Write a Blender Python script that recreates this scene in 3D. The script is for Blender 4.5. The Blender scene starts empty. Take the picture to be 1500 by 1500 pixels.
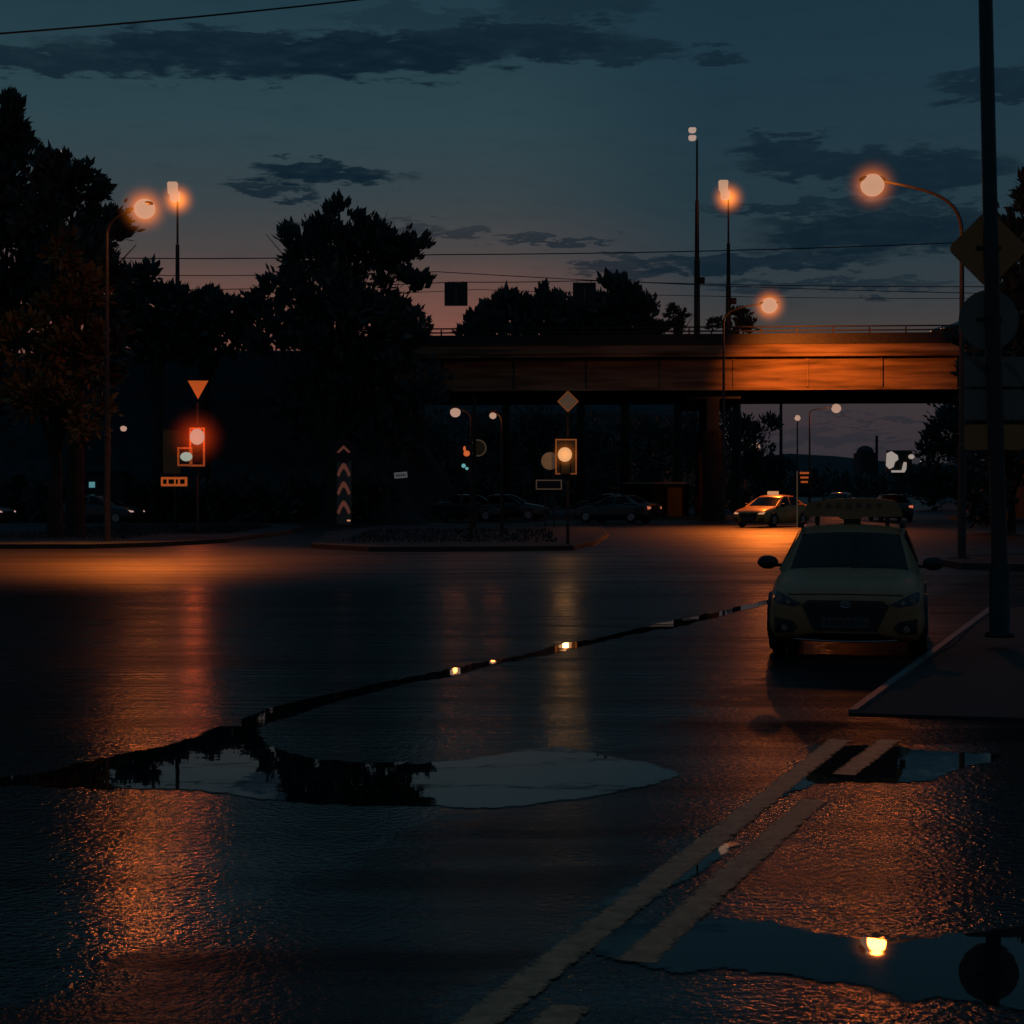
import bpy, bmesh, math, random
from mathutils import Vector, Matrix
from mathutils.bvhtree import BVHTree
R = math.radians
F, H, HY = 2600.0, 1.9, 712.0          # focal length and horizon row of the photograph (1500 px), eye height
COL = bpy.context.scene.collection
def X(px, d): return (px - 750.0) / F * d
def Z(py, d): return H - (py - HY) / F * d
def G(px, py):
    d = H * F / (py - HY)
    return (X(px, d), d)
# ------------------------------------------------------------------ materials
def nt(name):
    m = bpy.data.materials.new(name); m.use_nodes = True
    n = m.node_tree.nodes; l = m.node_tree.links
    return m, n, l, n['Principled BSDF']
def mat(name, col, rough=.6, metal=0., var=.35, scale=6., bump=.0, coat=0.):
    m, n, l, b = nt(name)
    tc = n.new('ShaderNodeTexCoord'); no = n.new('ShaderNodeTexNoise')
    no.inputs['Scale'].default_value = scale; no.inputs['Detail'].default_value = 5
    l.new(tc.outputs['Object'], no.inputs['Vector'])
    cr = n.new('ShaderNodeValToRGB')
    cr.color_ramp.elements[0].position = .3; cr.color_ramp.elements[1].position = .7
    cr.color_ramp.elements[0].color = (*[c * (1 - var) for c in col], 1)
    cr.color_ramp.elements[1].color = (*[min(1, c * (1 + var)) for c in col], 1)
    l.new(no.outputs['Fac'], cr.inputs['Fac']); l.new(cr.outputs['Color'], b.inputs['Base Color'])
    b.inputs['Roughness'].default_value = rough; b.inputs['Metallic'].default_value = metal
    b.inputs['Coat Weight'].default_value = coat; b.inputs['Coat Roughness'].default_value = .08
    if bump:
        bp = n.new('ShaderNodeBump'); bp.inputs['Strength'].default_value = bump; bp.inputs['Distance'].default_value = .03
        l.new(no.outputs['Fac'], bp.inputs['Height']); l.new(bp.outputs['Normal'], b.inputs['Normal'])
    return m
def emis(name, col, s=1.):
    m, n, l, b = nt(name)
    b.inputs['Base Color'].default_value = (.02, .02, .02, 1)
    b.inputs['Emission Color'].default_value = (*col, 1); b.inputs['Emission Strength'].default_value = s
    b.inputs['Specular IOR Level'].default_value = 0; b.inputs['Base Color'].default_value = (0, 0, 0, 1)
    return m
def glow_volume(name, col, s):  # self-lit volume that paints the glow around a bulb, no real mist
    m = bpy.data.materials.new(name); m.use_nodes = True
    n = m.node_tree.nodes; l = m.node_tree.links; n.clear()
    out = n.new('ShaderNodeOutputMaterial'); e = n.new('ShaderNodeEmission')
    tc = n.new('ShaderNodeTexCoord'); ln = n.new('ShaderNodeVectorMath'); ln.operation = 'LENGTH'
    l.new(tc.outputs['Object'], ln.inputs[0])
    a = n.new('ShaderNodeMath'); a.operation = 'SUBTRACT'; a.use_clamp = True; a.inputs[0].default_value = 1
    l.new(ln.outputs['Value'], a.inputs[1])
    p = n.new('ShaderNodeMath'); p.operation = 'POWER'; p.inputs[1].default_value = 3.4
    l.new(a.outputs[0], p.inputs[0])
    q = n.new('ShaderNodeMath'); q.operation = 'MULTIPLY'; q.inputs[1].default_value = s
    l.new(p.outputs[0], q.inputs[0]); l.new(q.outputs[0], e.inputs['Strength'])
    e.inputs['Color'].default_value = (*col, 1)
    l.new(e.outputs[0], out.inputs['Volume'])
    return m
M = {}
M['pole'] = mat('galvanised_pole', (.05, .052, .055), .5, .3, .3, 4)
M['dark'] = mat('dark_metal', (.018, .02, .022), .55, .2)
M['black'] = mat('black_plastic', (.012, .013, .015), .45)
M['rubber'] = mat('tyre_rubber', (.012, .012, .013), .8)
M['glass'] = mat('dark_window_glass', (.003, .0035, .004), .12, 0, .1); M['glass'].node_tree.nodes['Principled BSDF'].inputs['Specular IOR Level'].default_value = .2
M['taxi'] = mat('dusty_yellow_paint', (.40, .19, .085), .5, .0, .14, 3, 0, .12)
M['taxi2'] = mat('orange_taxi_paint', (.5, .25, .05), .35, 0, .12, 3, 0, .4)
M['carblack'] = mat('black_car_paint', (.02, .02, .024), .3, 0, .1, 3, 0, .6)
M['cargrey'] = mat('grey_car_paint', (.07, .075, .085), .3, 0, .1, 3, 0, .5)
M['carred'] = mat('maroon_car_paint', (.10, .025, .02), .3, 0, .1, 3, 0, .5)
M['sooty'] = mat('faded_lettering', (.17, .10, .06), .6)
M['chrome'] = mat('dull_chrome', (.35, .37, .4), .25, .9, .15)
M['lens'] = mat('headlamp_lens', (.03, .032, .035), .12, 0, .3, 20)
M['reflector'] = mat('headlamp_reflector', (.3, .3, .3), .2, .8, .4, 30)
M['plate'] = mat('number_plate', (.09, .09, .09), .5, 0, .2, 20)
M['glyph'] = mat('plate_glyph', (.02, .02, .02), .6)
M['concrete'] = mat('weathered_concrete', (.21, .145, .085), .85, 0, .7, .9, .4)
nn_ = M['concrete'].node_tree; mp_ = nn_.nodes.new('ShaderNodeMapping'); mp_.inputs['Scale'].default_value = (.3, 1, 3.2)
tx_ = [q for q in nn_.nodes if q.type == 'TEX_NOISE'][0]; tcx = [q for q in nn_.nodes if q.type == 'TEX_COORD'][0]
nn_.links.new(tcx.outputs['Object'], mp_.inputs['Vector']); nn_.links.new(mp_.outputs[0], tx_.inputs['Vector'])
M['soffit'] = mat('dark_concrete', (.025, .03, .033), .9, 0, .4, .6, .3)  # darker concrete for the underside, inner girders, pier blocks and abutments
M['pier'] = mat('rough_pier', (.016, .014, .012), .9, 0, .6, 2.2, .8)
M['leaf'] = mat('leaf_dark', (.042, .075, .075), .7, 0, .6, .5)
M['leaf2'] = mat('leaf_lamplit', (.15, .105, .035), .6, 0, .6, .6)  # orange lamplight on the leaves is put into this warmer, brighter colour
M['bark'] = mat('bark', (.03, .026, .022), .9, 0, .4, 3, .5)
M['grass'] = mat('dark_grass', (.014, .034, .042), .95, 0, .5, 1.5, .4)
M['paving'] = mat('damp_paving', (.012, .012, .014), .8, 0, .4, 3, .4)
M['kerbpale'] = mat('pale_kerb_stone', (.10, .11, .12), .45, 0, .35, 2, .3)
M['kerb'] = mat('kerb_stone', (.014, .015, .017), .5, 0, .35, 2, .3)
M['signback'] = mat('sign_dim', (.045, .034, .025), .6, 0, .2, 3)
M['signgrey'] = mat('sign_dim_grey', (.03, .036, .038), .6, 0, .2, 3)
M['signpale'] = mat('sign_pale', (.30, .24, .17), .6, 0, .2, 5)
M['signwhite'] = mat('sign_white', (.6, .58, .55), .6, 0, .12, 5)
M['signor'] = mat('sign_orange', (.75, .22, .06), .5, 0, .2, 5)
M['signdark'] = mat('sign_dark_ink', (.02, .02, .03), .6)
M['signrim'] = mat('sign_orange_rim', (.3, .12, .05), .6)
M['chevron'] = mat('chevron_orange', (.55, .22, .12), .6, 0, .3, 3)
M['building'] = mat('building_dark', (.03, .032, .04), .9, 0, .3)
M['sodium'] = emis('sodium_bowl', (.46, .27, .18), 1.0)
M['sodium_far'] = emis('sodium_bowl_far', (.44, .26, .19), 1.0)
M['floodlit'] = emis('flood_pale', (.42, .29, .24), 1.0)
M['amber'] = emis('signal_amber', (.58, .33, .15), 1.0)
M['redlamp'] = emis('signal_red', (.44, .25, .18), 1.0)
M['arrowlamp'] = emis('signal_pale_green', (.30, .34, .28), 1.0)
M['redhot'] = emis('signal_red_deep', (.55, .11, .03), 1.0)
M['cyan'] = emis('signal_cyan', (.12, .34, .36), 1.0)
M['headlamp'] = emis('headlamp_lit', (.50, .32, .27), 1.0)
M['headlamp_o'] = emis('headlamp_orange', (.55, .25, .12), 1.0)
M['tail'] = emis('tail_lit', (.50, .13, .07), 1.0)
M['panel'] = emis('lit_panel', (.32, .27, .24), 1.0)
M['cyanw'] = emis('lit_kiosk_cyan', (.08, .22, .25), 1.0)
M['glow_o'] = glow_volume('orange_lamp_glow', (1, .22, .015), 3.2)
M['glow_r'] = glow_volume('red_lamp_glow', (1, .07, .008), .75)
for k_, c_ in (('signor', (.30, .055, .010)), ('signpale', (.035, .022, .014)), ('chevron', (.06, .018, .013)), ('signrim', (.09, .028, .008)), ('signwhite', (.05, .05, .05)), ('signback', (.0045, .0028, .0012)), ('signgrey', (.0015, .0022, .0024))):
    b_ = M[k_].node_tree.nodes['Principled BSDF']; b_.inputs['Emission Color'].default_value = (*c_, 1); b_.inputs['Emission Strength'].default_value = 1   # faint glow stands in for light thrown back by signs, column and shed roof
# ---- wet asphalt
def asphalt():
    m, n, l, b = nt('wet_asphalt')
    tc = n.new('ShaderNodeTexCoord'); P = tc.outputs['Object']
    def noise(scale, detail=4, vec=None, rough=.55):
        o = n.new('ShaderNodeTexNoise'); o.inputs['Scale'].default_value = scale
        o.inputs['Detail'].default_value = detail; o.inputs['Roughness'].default_value = rough
        l.new(vec or P, o.inputs['Vector']); return o.outputs['Fac']
    def math_(op, a, c=None, clamp=False, d=None):
        o = n.new('ShaderNodeMath'); o.operation = op; o.use_clamp = clamp
        for i, v in enumerate((a, c, d)):
            if v is None: continue
            if isinstance(v, (int, float)): o.inputs[i].default_value = v
            else: l.new(v, o.inputs[i])
        return o.outputs[0]
    def mr(v, a, c, d, e, smooth=True):
        o = n.new('ShaderNodeMapRange'); o.interpolation_type = 'SMOOTHSTEP' if smooth else 'LINEAR'
        l.new(v, o.inputs[0])
        for i, k in enumerate((a, c, d, e)): o.inputs[i + 1].default_value = k
        return o.outputs[0]
    sx = n.new('ShaderNodeSeparateXYZ'); l.new(P, sx.inputs[0])
    big = noise(.22, 5); mid = noise(1.3, 4)
    # a film of standing wet behind the old trench edge on the near left
    (x0, y0), (x1, y1) = G(0, 1488), G(500, 1262)
    nx, ny = -(y1 - y0), (x1 - x0); L = math.hypot(nx, ny); nx /= L; ny /= L
    if ny < 0: nx, ny = -nx, -ny
    sd = math_('ADD', math_('ADD', math_('MULTIPLY', sx.outputs[0], nx), math_('MULTIPLY', sx.outputs[1], ny)), -(nx * x0 + ny * y0))
    sd = math_('ADD', sd, mr(mid, .3, .7, -.09, .09, False))
    film = math_('MULTIPLY', mr(sd, -.03, .05, 0, 1), mr(sd, .1, 2.2, 1, .35))
    film = math_('MULTIPLY', film, mr(sx.outputs[0], -.9, .3, 1, 0))
    wet = mr(big, .38, .62, 0, 1)
    wet2 = math_('MAXIMUM', math_('MULTIPLY', wet, .6), film)
    (u0, v0), (u1, v1) = G(650, 1500), G(1210, 1085)
    mx_, my_ = -(v1 - v0), (u1 - u0); LL = math.hypot(mx_, my_); mx_ /= LL; my_ /= LL      # positive to the left of the solid line
    if mx_ > 0: mx_, my_ = -mx_, -my_
    sd2 = math_('ADD', math_('ADD', math_('MULTIPLY', sx.outputs[0], mx_), math_('MULTIPLY', sx.outputs[1], my_)), -(mx_ * u0 + my_ * v0))
    dry = math_('MULTIPLY', mr(math_('ADD', sd, mr(mid, .3, .7, -.25, .25, False)), -.35, .02, 1, 0), mr(math_('ADD', sd2, mr(mid, .3, .7, -.1, .1, False)), -.05, .12, 0, 1))
    # roughness
    rg = math_('SUBTRACT', .20, math_('MULTIPLY', wet2, .09))
    st_ = n.new('ShaderNodeMapping'); st_.inputs['Scale'].default_value = (.12, 1.1, 1); l.new(P, st_.inputs['Vector'])
    band = noise(1.0, 6, st_.outputs[0], .65)
    near = mr(sx.outputs[1], 9, 20, 1, 0)
    rip = n.new('ShaderNodeMapping'); rip.inputs['Scale'].default_value = (.35, 3.2, 1); rip.inputs['Rotation'].default_value = (0, 0, R(6)); l.new(P, rip.inputs['Vector'])
    ripple = noise(1.6, 4, rip.outputs[0], .6)
    midz = math_('MULTIPLY', mr(sx.outputs[1], 12, 17, 0, 1), mr(sx.outputs[1], 30, 40, 1, 0))
    dull = math_('ADD', math_('ADD', math_('MULTIPLY', midz, .9), math_('MULTIPLY', dry, .95)), mr(band, .42, .62, 0, .45))
    rg = math_('ADD', rg, math_('MULTIPLY', mid, .05))
    rg = math_('SUBTRACT', rg, math_('MULTIPLY', near, .14))
    rg = math_('ADD', rg, mr(sx.outputs[1], 30, 38, 0, .2))
    rg = math_('MAXIMUM', math_('ADD', rg, math_('MULTIPLY', math_('SUBTRACT', dull, math_('MULTIPLY', midz, .85)), .15)), .07)
    l.new(rg, b.inputs['Roughness'])
    cr = n.new('ShaderNodeValToRGB'); e = cr.color_ramp.elements
    e[0].position = .3; e[0].color = (.005, .006, .007, 1); e[1].position = .75; e[1].color = (.018, .020, .023, 1)
    l.new(noise(38, 6), cr.inputs['Fac']); l.new(cr.outputs['Color'], b.inputs['Base Color'])
    b.inputs['IOR'].default_value = 1.36
    wob = mr(noise(.9, 5), .3, .7, -.35, .35, False)
    yy = math_('ADD', sx.outputs[1], wob); tr = math_('MULTIPLY', math_('MULTIPLY', mr(yy, 12.75, 13.15, 0, 1), mr(yy, 14.0, 14.5, 1, 0)), mr(sx.outputs[0], .4, 2.2, 0, .93))
    under = math_('MULTIPLY', math_('MULTIPLY', mr(yy, 13.6, 14.5, 0, 1), mr(yy, 19, 21, 1, 0)), mr(sx.outputs[0], 2.4, 3.4, 0, .93))
    keep = math_('MULTIPLY', math_('SUBTRACT', 1, math_('MAXIMUM', tr, under)), mr(band, .34, .62, 1.35, .45))
    l.new(math_('MULTIPLY', keep, math_('MULTIPLY', math_('ADD', mr(wet2, 0, 1, .36, .6), mr(sx.outputs[1], 32, 44, 0, .5)), math_('MAXIMUM', math_('SUBTRACT', 1.12, math_('MULTIPLY', dull,   .60)), .3))), b.inputs['Specular IOR Level'])
    # grain: stones that break up the mirror
    far_ = mr(sx.outputs[1], 12, 16, 0, 1)
    g = math_('ADD', noise(20, 2.2), math_('MULTIPLY', noise(52, 2), .3))
    g = math_('ADD', g, math_('MULTIPLY', noise(3.2, 2), .7))
    g = math_('ADD', g, math_('MULTIPLY', ripple, mr(sx.outputs[1], 11, 24, .4, 13)))
    bp = n.new('ShaderNodeBump'); bp.inputs['Distance'].default_value = .0062
    l.new(math_('MULTIPLY', mr(wet2, 0, 1, 1., .55), mr(sx.outputs[1], 7, 20, 1.25, .6)), bp.inputs['Strength'])
    l.new(g, bp.inputs['Height']); l.new(bp.outputs['Normal'], b.inputs['Normal'])
    return m
M['asphalt'] = asphalt()
M['patch'] = mat('dry_dark_patch', (.008, .008, .009), .9, 0, .3, 20, .4)
M['patch'].node_tree.nodes['Principled BSDF'].inputs['Specular IOR Level'].default_value = .05
def water():
    m, n, l, b = nt('puddle_water')
    b.inputs['Base Color'].default_value = (.006, .008, .009, 1); b.inputs['Roughness'].default_value = .015
    b.inputs['IOR'].default_value = 1.36
    tc = n.new('ShaderNodeTexCoord'); o = n.new('ShaderNodeTexNoise'); o.inputs['Scale'].default_value = 2.2
    o.inputs['Detail'].default_value = 2; l.new(tc.outputs['Object'], o.inputs['Vector'])
    bp = n.new('ShaderNodeBump'); bp.inputs['Strength'].default_value = .03; bp.inputs['Distance'].default_value = .02
    l.new(o.outputs['Fac'], bp.inputs['Height']); l.new(bp.outputs['Normal'], b.inputs['Normal'])
    at_ = n.new('ShaderNodeAttribute'); at_.attribute_name = 'depth'
    o2 = n.new('ShaderNodeTexNoise'); o2.inputs['Scale'].default_value = 28; o2.inputs['Detail'].default_value = 6; o2.inputs['Roughness'].default_value = .7
    l.new(tc.outputs['Object'], o2.inputs['Vector'])
    ad_ = n.new('ShaderNodeMath'); ad_.operation = 'MULTIPLY_ADD'; ad_.inputs[1].default_value = 1.6; l.new(o2.outputs['Fac'], ad_.inputs[0])
    l.new(at_.outputs['Fac'], ad_.inputs[2])
    q = n.new('ShaderNodeMapRange'); q.interpolation_type = 'SMOOTHSTEP'; l.new(ad_.outputs[0], q.inputs[0]); q.inputs[1].default_value = .92; q.inputs[2].default_value = 1.35
    tr_ = n.new('ShaderNodeBsdfTransparent'); ms = n.new('ShaderNodeMixShader')
    l.new(q.outputs[0], ms.inputs[0]); l.new(tr_.outputs[0], ms.inputs[1]); l.new(b.outputs[0], ms.inputs[2])
    l.new(ms.outputs[0], n['Material Output'].inputs['Surface'])
    return m
M['water'] = water()
def paint(name, col):
    m, n, l, b = nt(name)
    tc = n.new('ShaderNodeTexCoord'); o = n.new('ShaderNodeTexNoise'); o.inputs['Scale'].default_value = 9
    o.inputs['Detail'].default_value = 7; o.inputs['Roughness'].default_value = .7
    l.new(tc.outputs['Object'], o.inputs['Vector'])
    cr = n.new('ShaderNodeValToRGB'); e = cr.color_ramp.elements
    e[0].position = .30; e[0].color = (*[c * .35 for c in col], 1); e[1].position = .62; e[1].color = (*col, 1)
    l.new(o.outputs['Fac'], cr.inputs['Fac']); l.new(cr.outputs['Color'], b.inputs['Base Color'])
    b.inputs['Roughness'].default_value = .42; b.inputs['Specular IOR Level'].default_value = .3
    o3 = n.new('ShaderNodeTexNoise'); o3.inputs['Scale'].default_value = 26; o3.inputs['Detail'].default_value = 5; l.new(tc.outputs['Object'], o3.inputs['Vector'])
    bp = n.new('ShaderNodeBump'); bp.inputs['Strength'].default_value = .8; bp.inputs['Distance'].default_value = .004
    l.new(o3.outputs['Fac'], bp.inputs['Height']); l.new(bp.outputs['Normal'], b.inputs['Normal'])
    at_ = n.new('ShaderNodeAttribute'); at_.attribute_name = 'depth'
    o2 = n.new('ShaderNodeTexNoise'); o2.inputs['Scale'].default_value = 34; o2.inputs['Detail'].default_value = 9; o2.inputs['Roughness'].default_value = .75
    l.new(tc.outputs['Object'], o2.inputs['Vector'])
    ad_ = n.new('ShaderNodeMath'); ad_.operation = 'MULTIPLY_ADD'; ad_.inputs[1].default_value = 2.2; l.new(o2.outputs['Fac'], ad_.inputs[0]); l.new(at_.outputs['Fac'], ad_.inputs[2])
    q = n.new('ShaderNodeMapRange'); q.interpolation_type = 'SMOOTHSTEP'; l.new(ad_.outputs[0], q.inputs[0]); q.inputs[1].default_value = 1.0; q.inputs[2].default_value = 1.55
    tr_ = n.new('ShaderNodeBsdfTransparent'); ms = n.new('ShaderNodeMixShader')
    l.new(q.outputs[0], ms.inputs[0]); l.new(tr_.outputs[0], ms.inputs[1]); l.new(b.outputs[0], ms.inputs[2]); l.new(ms.outputs[0], n['Material Output'].inputs['Surface'])
    return m
M['paint'] = paint('worn_road_paint', (.62, .31, .16))
# ------------------------------------------------------------------ object helpers
def obj(name, bm, m, parent=None, smooth=False, **k):
    me = bpy.data.meshes.new(name)
    bmesh.ops.recalc_face_normals(bm, faces=bm.faces) if k.pop('fix', True) else None
    bm.to_mesh(me); bm.free()
    if smooth:
        for p in me.polygons: p.use_smooth = True
    for mm in (m if isinstance(m, (list, tuple)) else [m]): me.materials.append(mm)
    o = bpy.data.objects.new(name, me); COL.objects.link(o)
    if parent: o.parent = parent
    for a, v in k.items(): o[a] = v
    return o
def thing(name, label, cat, loc=(0, 0, 0), rz=0., group=None):
    o = bpy.data.objects.new(name, None); COL.objects.link(o)
    o.empty_display_size = .3
    o.location = loc; o.rotation_euler = (0, 0, rz); o['label'] = label; o['category'] = cat
    if group: o['group'] = group
    return o
def tag(o, label, cat, group=None):
    o['label'] = label; o['category'] = cat
    if group: o['group'] = group
    return o
def BM(): return bmesh.new()
def box(bm, c, s, bev=0., rot=None):
    r = bmesh.ops.create_cube(bm, size=1)
    mt = Matrix.Translation(c) @ (rot.to_4x4() if rot else Matrix()) @ Matrix.Diagonal((*s, 1))
    bmesh.ops.transform(bm, matrix=mt, verts=r['verts'])
    if bev:
        ed = {e for v in r['verts'] for e in v.link_edges}
        bmesh.ops.bevel(bm, geom=list(ed), offset=bev, segments=2, affect='EDGES', profile=.6)
    return bm
def tube(bm, pts, rads, seg=10):
    pts = [Vector(p) for p in pts]
    if isinstance(rads, (int, float)): rads = [rads] * len(pts)
    rings = []
    for i, p in enumerate(pts):
        t = (pts[min(i + 1, len(pts) - 1)] - pts[max(i - 1, 0)]).normalized()
        a = t.orthogonal().normalized() if i == 0 else (prev - t * prev.dot(t)).normalized()
        prev = a; b = t.cross(a)
        rings.append([bm.verts.new(p + (a * math.cos(k / seg * 2 * math.pi) + b * math.sin(k / seg * 2 * math.pi)) * rads[i]) for k in range(seg)])
    for r0, r1 in zip(rings, rings[1:]):
        for k in range(seg): bm.faces.new((r0[k], r0[(k + 1) % seg], r1[(k + 1) % seg], r1[k]))
    bm.faces.new(rings[0][::-1]); bm.faces.new(rings[-1])
    return bm
def ball(bm, c, s, u=14, v=10):
    r = bmesh.ops.create_uvsphere(bm, u_segments=u, v_segments=v, radius=1)
    bmesh.ops.transform(bm, matrix=Matrix.Translation(c) @ Matrix.Diagonal((*s, 1)), verts=r['verts'])
    return bm
def prism(bm, poly, y0, y1):      # polygon in (x,z), extruded along y
    a = [bm.verts.new((x, y0, z)) for x, z in poly]; b = [bm.verts.new((x, y1, z)) for x, z in poly]
    n = len(poly); bm.faces.new(a); bm.faces.new(b[::-1])
    for i in range(n): bm.faces.new((a[i], b[i], b[(i + 1) % n], a[(i + 1) % n]))
    return bm
def slab(bm, poly, z0, z1):       # polygon in (x,y)
    a = [bm.verts.new((x, y, z0)) for x, y in poly]; b = [bm.verts.new((x, y, z1)) for x, y in poly]
    n = len(poly); bm.faces.new(a[::-1]); bm.faces.new(b)
    for i in range(n): bm.faces.new((a[i], a[(i + 1) % n], b[(i + 1) % n], b[i]))
    return bm
def disc_poly(r, n=28, cx=0, cz=0, rz=None):
    return [(cx + r * math.cos(k / n * 2 * math.pi), cz + (rz or r) * math.sin(k / n * 2 * math.pi)) for k in range(n)]
def rounded(w, h, r, cx=0, cz=0, rot=0.):
    out = []
    for sx, sz, a0 in ((1, 1, 0), (-1, 1, 90), (-1, -1, 180), (1, -1, 270)):
        for k in range(5):
            a = R(a0 + k * 22.5); out.append((sx * (w / 2 - r) + r * math.cos(a), sz * (h / 2 - r) + r * math.sin(a)))
    c, s = math.cos(rot), math.sin(rot)
    return [(cx + x * c - z * s, cz + x * s + z * c) for x, z in out]
# ------------------------------------------------------------------ ground and roads
def struct(name, bm, m): return obj(name, bm, m, None, kind='structure')
bm = BM(); bmesh.ops.create_grid(bm, x_segments=1, y_segments=1, size=3000)
for v in bm.verts: v.co.z = -.02
struct('ground', bm, M['grass'])
bm = BM(); slab(bm, [(-70, -30), (60, -30), (60, 84), (37.5, 84), (37.5, 97), (60, 97), (60, 99), (-70, 99)], -.3, 0)
struct('road', bm, M['asphalt'])
bm = BM(); slab(bm, [(13, 99.01), (24.5, 99.01), (120, 520), (60, 520)], -.3, 0)
struct('road_under_bridge', bm, M['asphalt'])
def rag(poly, amp, sub, seed, closed=True):
    rnd = random.Random(seed); out = []; n = len(poly)
    for i in range(n if closed else n - 1):
        (x0, y0), (x1, y1) = poly[i], poly[(i + 1) % n]
        for k in range(sub):
            t = k / sub; a = amp * (1 if k else .4)
            out.append((x0 + (x1 - x0) * t + rnd.gauss(0, a), y0 + (y1 - y0) * t + rnd.gauss(0, a)))
    return out
def spline(poly, sub=6):
    n = len(poly); out = []
    for i in range(n):
        p0, p1, p2, p3 = (Vector(poly[(i + k) % n]) for k in (-1, 0, 1, 2))
        for k in range(sub):
            t = k / sub
            q = .5 * ((2 * p1) + (p2 - p0) * t + (2 * p0 - 5 * p1 + 4 * p2 - p3) * t * t + (3 * p1 - p0 - 3 * p2 + p3) * t ** 3)
            out.append((q.x, q.y))
    return out
def sheet(name, poly, z, m, rim=0, **k):
    bm = BM(); bm.faces.new([bm.verts.new((x, y, z)) for x, y in poly]); bm.normal_update()
    if bm.faces[:][0].normal.z < 0: bmesh.ops.reverse_faces(bm, faces=bm.faces)
    if rim:
        from mathutils.geometry import delaunay_2d_cdt
        bm.free(); n_ = len(poly); xs = [p[0] for p in poly]; ys = [p[1] for p in poly]
        g_ = max(.07, rim * 1.3)
        def dist(x, y):
            best = 9.
            for i_ in range(n_):
                ax, ay = poly[i_]; bx, by = poly[(i_ + 1) % n_]; dx, dy = bx - ax, by - ay
                if min(ax, bx) - best > x or max(ax, bx) + best < x or min(ay, by) - best > y or max(ay, by) + best < y: continue
                q = dx * dx + dy * dy; u_ = 0 if q == 0 else max(0, min(1, ((x - ax) * dx + (y - ay) * dy) / q))
                best = min(best, math.hypot(x - ax - u_ * dx, y - ay - u_ * dy))
            return best
        pts = [Vector(p) for p in poly]
        x = min(xs)
        while x < max(xs):
            y = min(ys)
            while y < max(ys):
                ins = False
                for i_ in range(n_):
                    (ax, ay), (bx, by) = poly[i_], poly[(i_ + 1) % n_]
                    if (ay > y) != (by > y) and x < (bx - ax) * (y - ay) / (by - ay) + ax: ins = not ins
                if ins and dist(x, y) > g_ * .4: pts.append(Vector((x, y)))
                y += g_
            x += g_
        vc, ec, fc = delaunay_2d_cdt(pts, [(i_, (i_ + 1) % n_) for i_ in range(n_)], [], 1, 1e-6)[:3]
        bm = BM(); lay = bm.verts.layers.float.new('depth'); vs = []
        for v in vc:
            w_ = bm.verts.new((v.x, v.y, z)); w_[lay] = min(1, dist(v.x, v.y) / rim); vs.append(w_)
        for f in fc:
            try: bm.faces.new([vs[i_] for i_ in f])
            except ValueError: pass
        bm.normal_update()
        for f in bm.faces:
            if f.normal.z < 0: f.normal_flip()
    bmesh.ops.triangulate(bm, faces=bm.faces)
    return obj(name, bm, m, None, fix=False, **k)
def px(pts): return [G(a, b) for a, b in pts]
def puddle(pts, amp, seed):
    # amp in pixels, jitter in the ground plane along the outline
    sp = spline(pts, 8); rnd = random.Random(seed); out = []; j = 0; jx = 0
    for a, b in sp:
        j = j * .5 + rnd.gauss(0, amp); jx = jx * .5 + rnd.gauss(0, amp * 2.2)
        out.append((a + jx, b + j))
    return sheet('puddle', px(out), .004, M['water'], .07, kind='structure')
puddle([(-90, 1146), (30, 1136), (120, 1116), (185, 1101), (250, 1090), (300, 1072), (350, 1062), (384, 1070), (400, 1092), (470, 1112), (560, 1116), (640, 1116), (720, 1106), (780, 1094), (850, 1099), (930, 1112), (990, 1128), (985, 1141), (900, 1162), (760, 1182), (700, 1186), (590, 1181), (480, 1179), (380, 1172), (290, 1160), (160, 1157), (30, 1152)], 1.1, 1)
# the long wet seam that curves away across the road
seam = [(352, 1066, 13), (400, 1047, 13), (470, 1028, 9), (540, 1010, 7), (600, 996, 5), (660, 986, 7), (717, 972, 4), (770, 962, 4), (826, 949, 7), (870, 940, 3.5), (930, 925, 5), (1000, 912, 6), (1060, 898, 4), (1118, 884, 4), (1160, 874, 3)]
up = [(a, b - w * .95) for a, b, w in seam]; lo = [(a, b + w * .85) for a, b, w in seam]
rnd = random.Random(5)
def dens(p, sub=7):
    o = []
    for (a, b), (c, d) in zip(p, p[1:]):
        for k in range(sub): o.append((a + (c - a) * k / sub, b + (d - b) * k / sub + rnd.gauss(0, .6)))
    return o + [p[-1]]
sheet('puddle', px(dens(up) + dens(lo)[::-1]), .0042, M['water'], .035, kind='structure')
puddle([(880, 1352), (960, 1351), (1060, 1347), (1150, 1350), (1240, 1366), (1310, 1372), (1370, 1368), (1440, 1362), (1560, 1350), (1600, 1400), (1560, 1470), (1480, 1482), (1400, 1468), (1330, 1470), (1250, 1452), (1150, 1432), (1060, 1424), (980, 1430), (900, 1412), (860, 1385)], 2.4, 3)
puddle([(1205, 1100), (1260, 1093), (1340, 1096), (1400, 1101), (1470, 1106), (1440, 1120), (1400, 1131), (1370, 1143), (1310, 1147), (1250, 1146), (1190, 1152), (1145, 1172), (1130, 1160), (1165, 1130)], 1.2, 4)
puddle([(905, 1300), (990, 1262), (1060, 1232), (1085, 1240), (1040, 1272), (960, 1322), (880, 1360), (850, 1352)], 1.6, 8)
# dark repaired strips
sheet('asphalt_patch', px([(1205, 1092), (1318, 1094), (1312, 1140), (1240, 1143), (1182, 1133)]), .0045, M['patch'], kind='structure')
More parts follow.
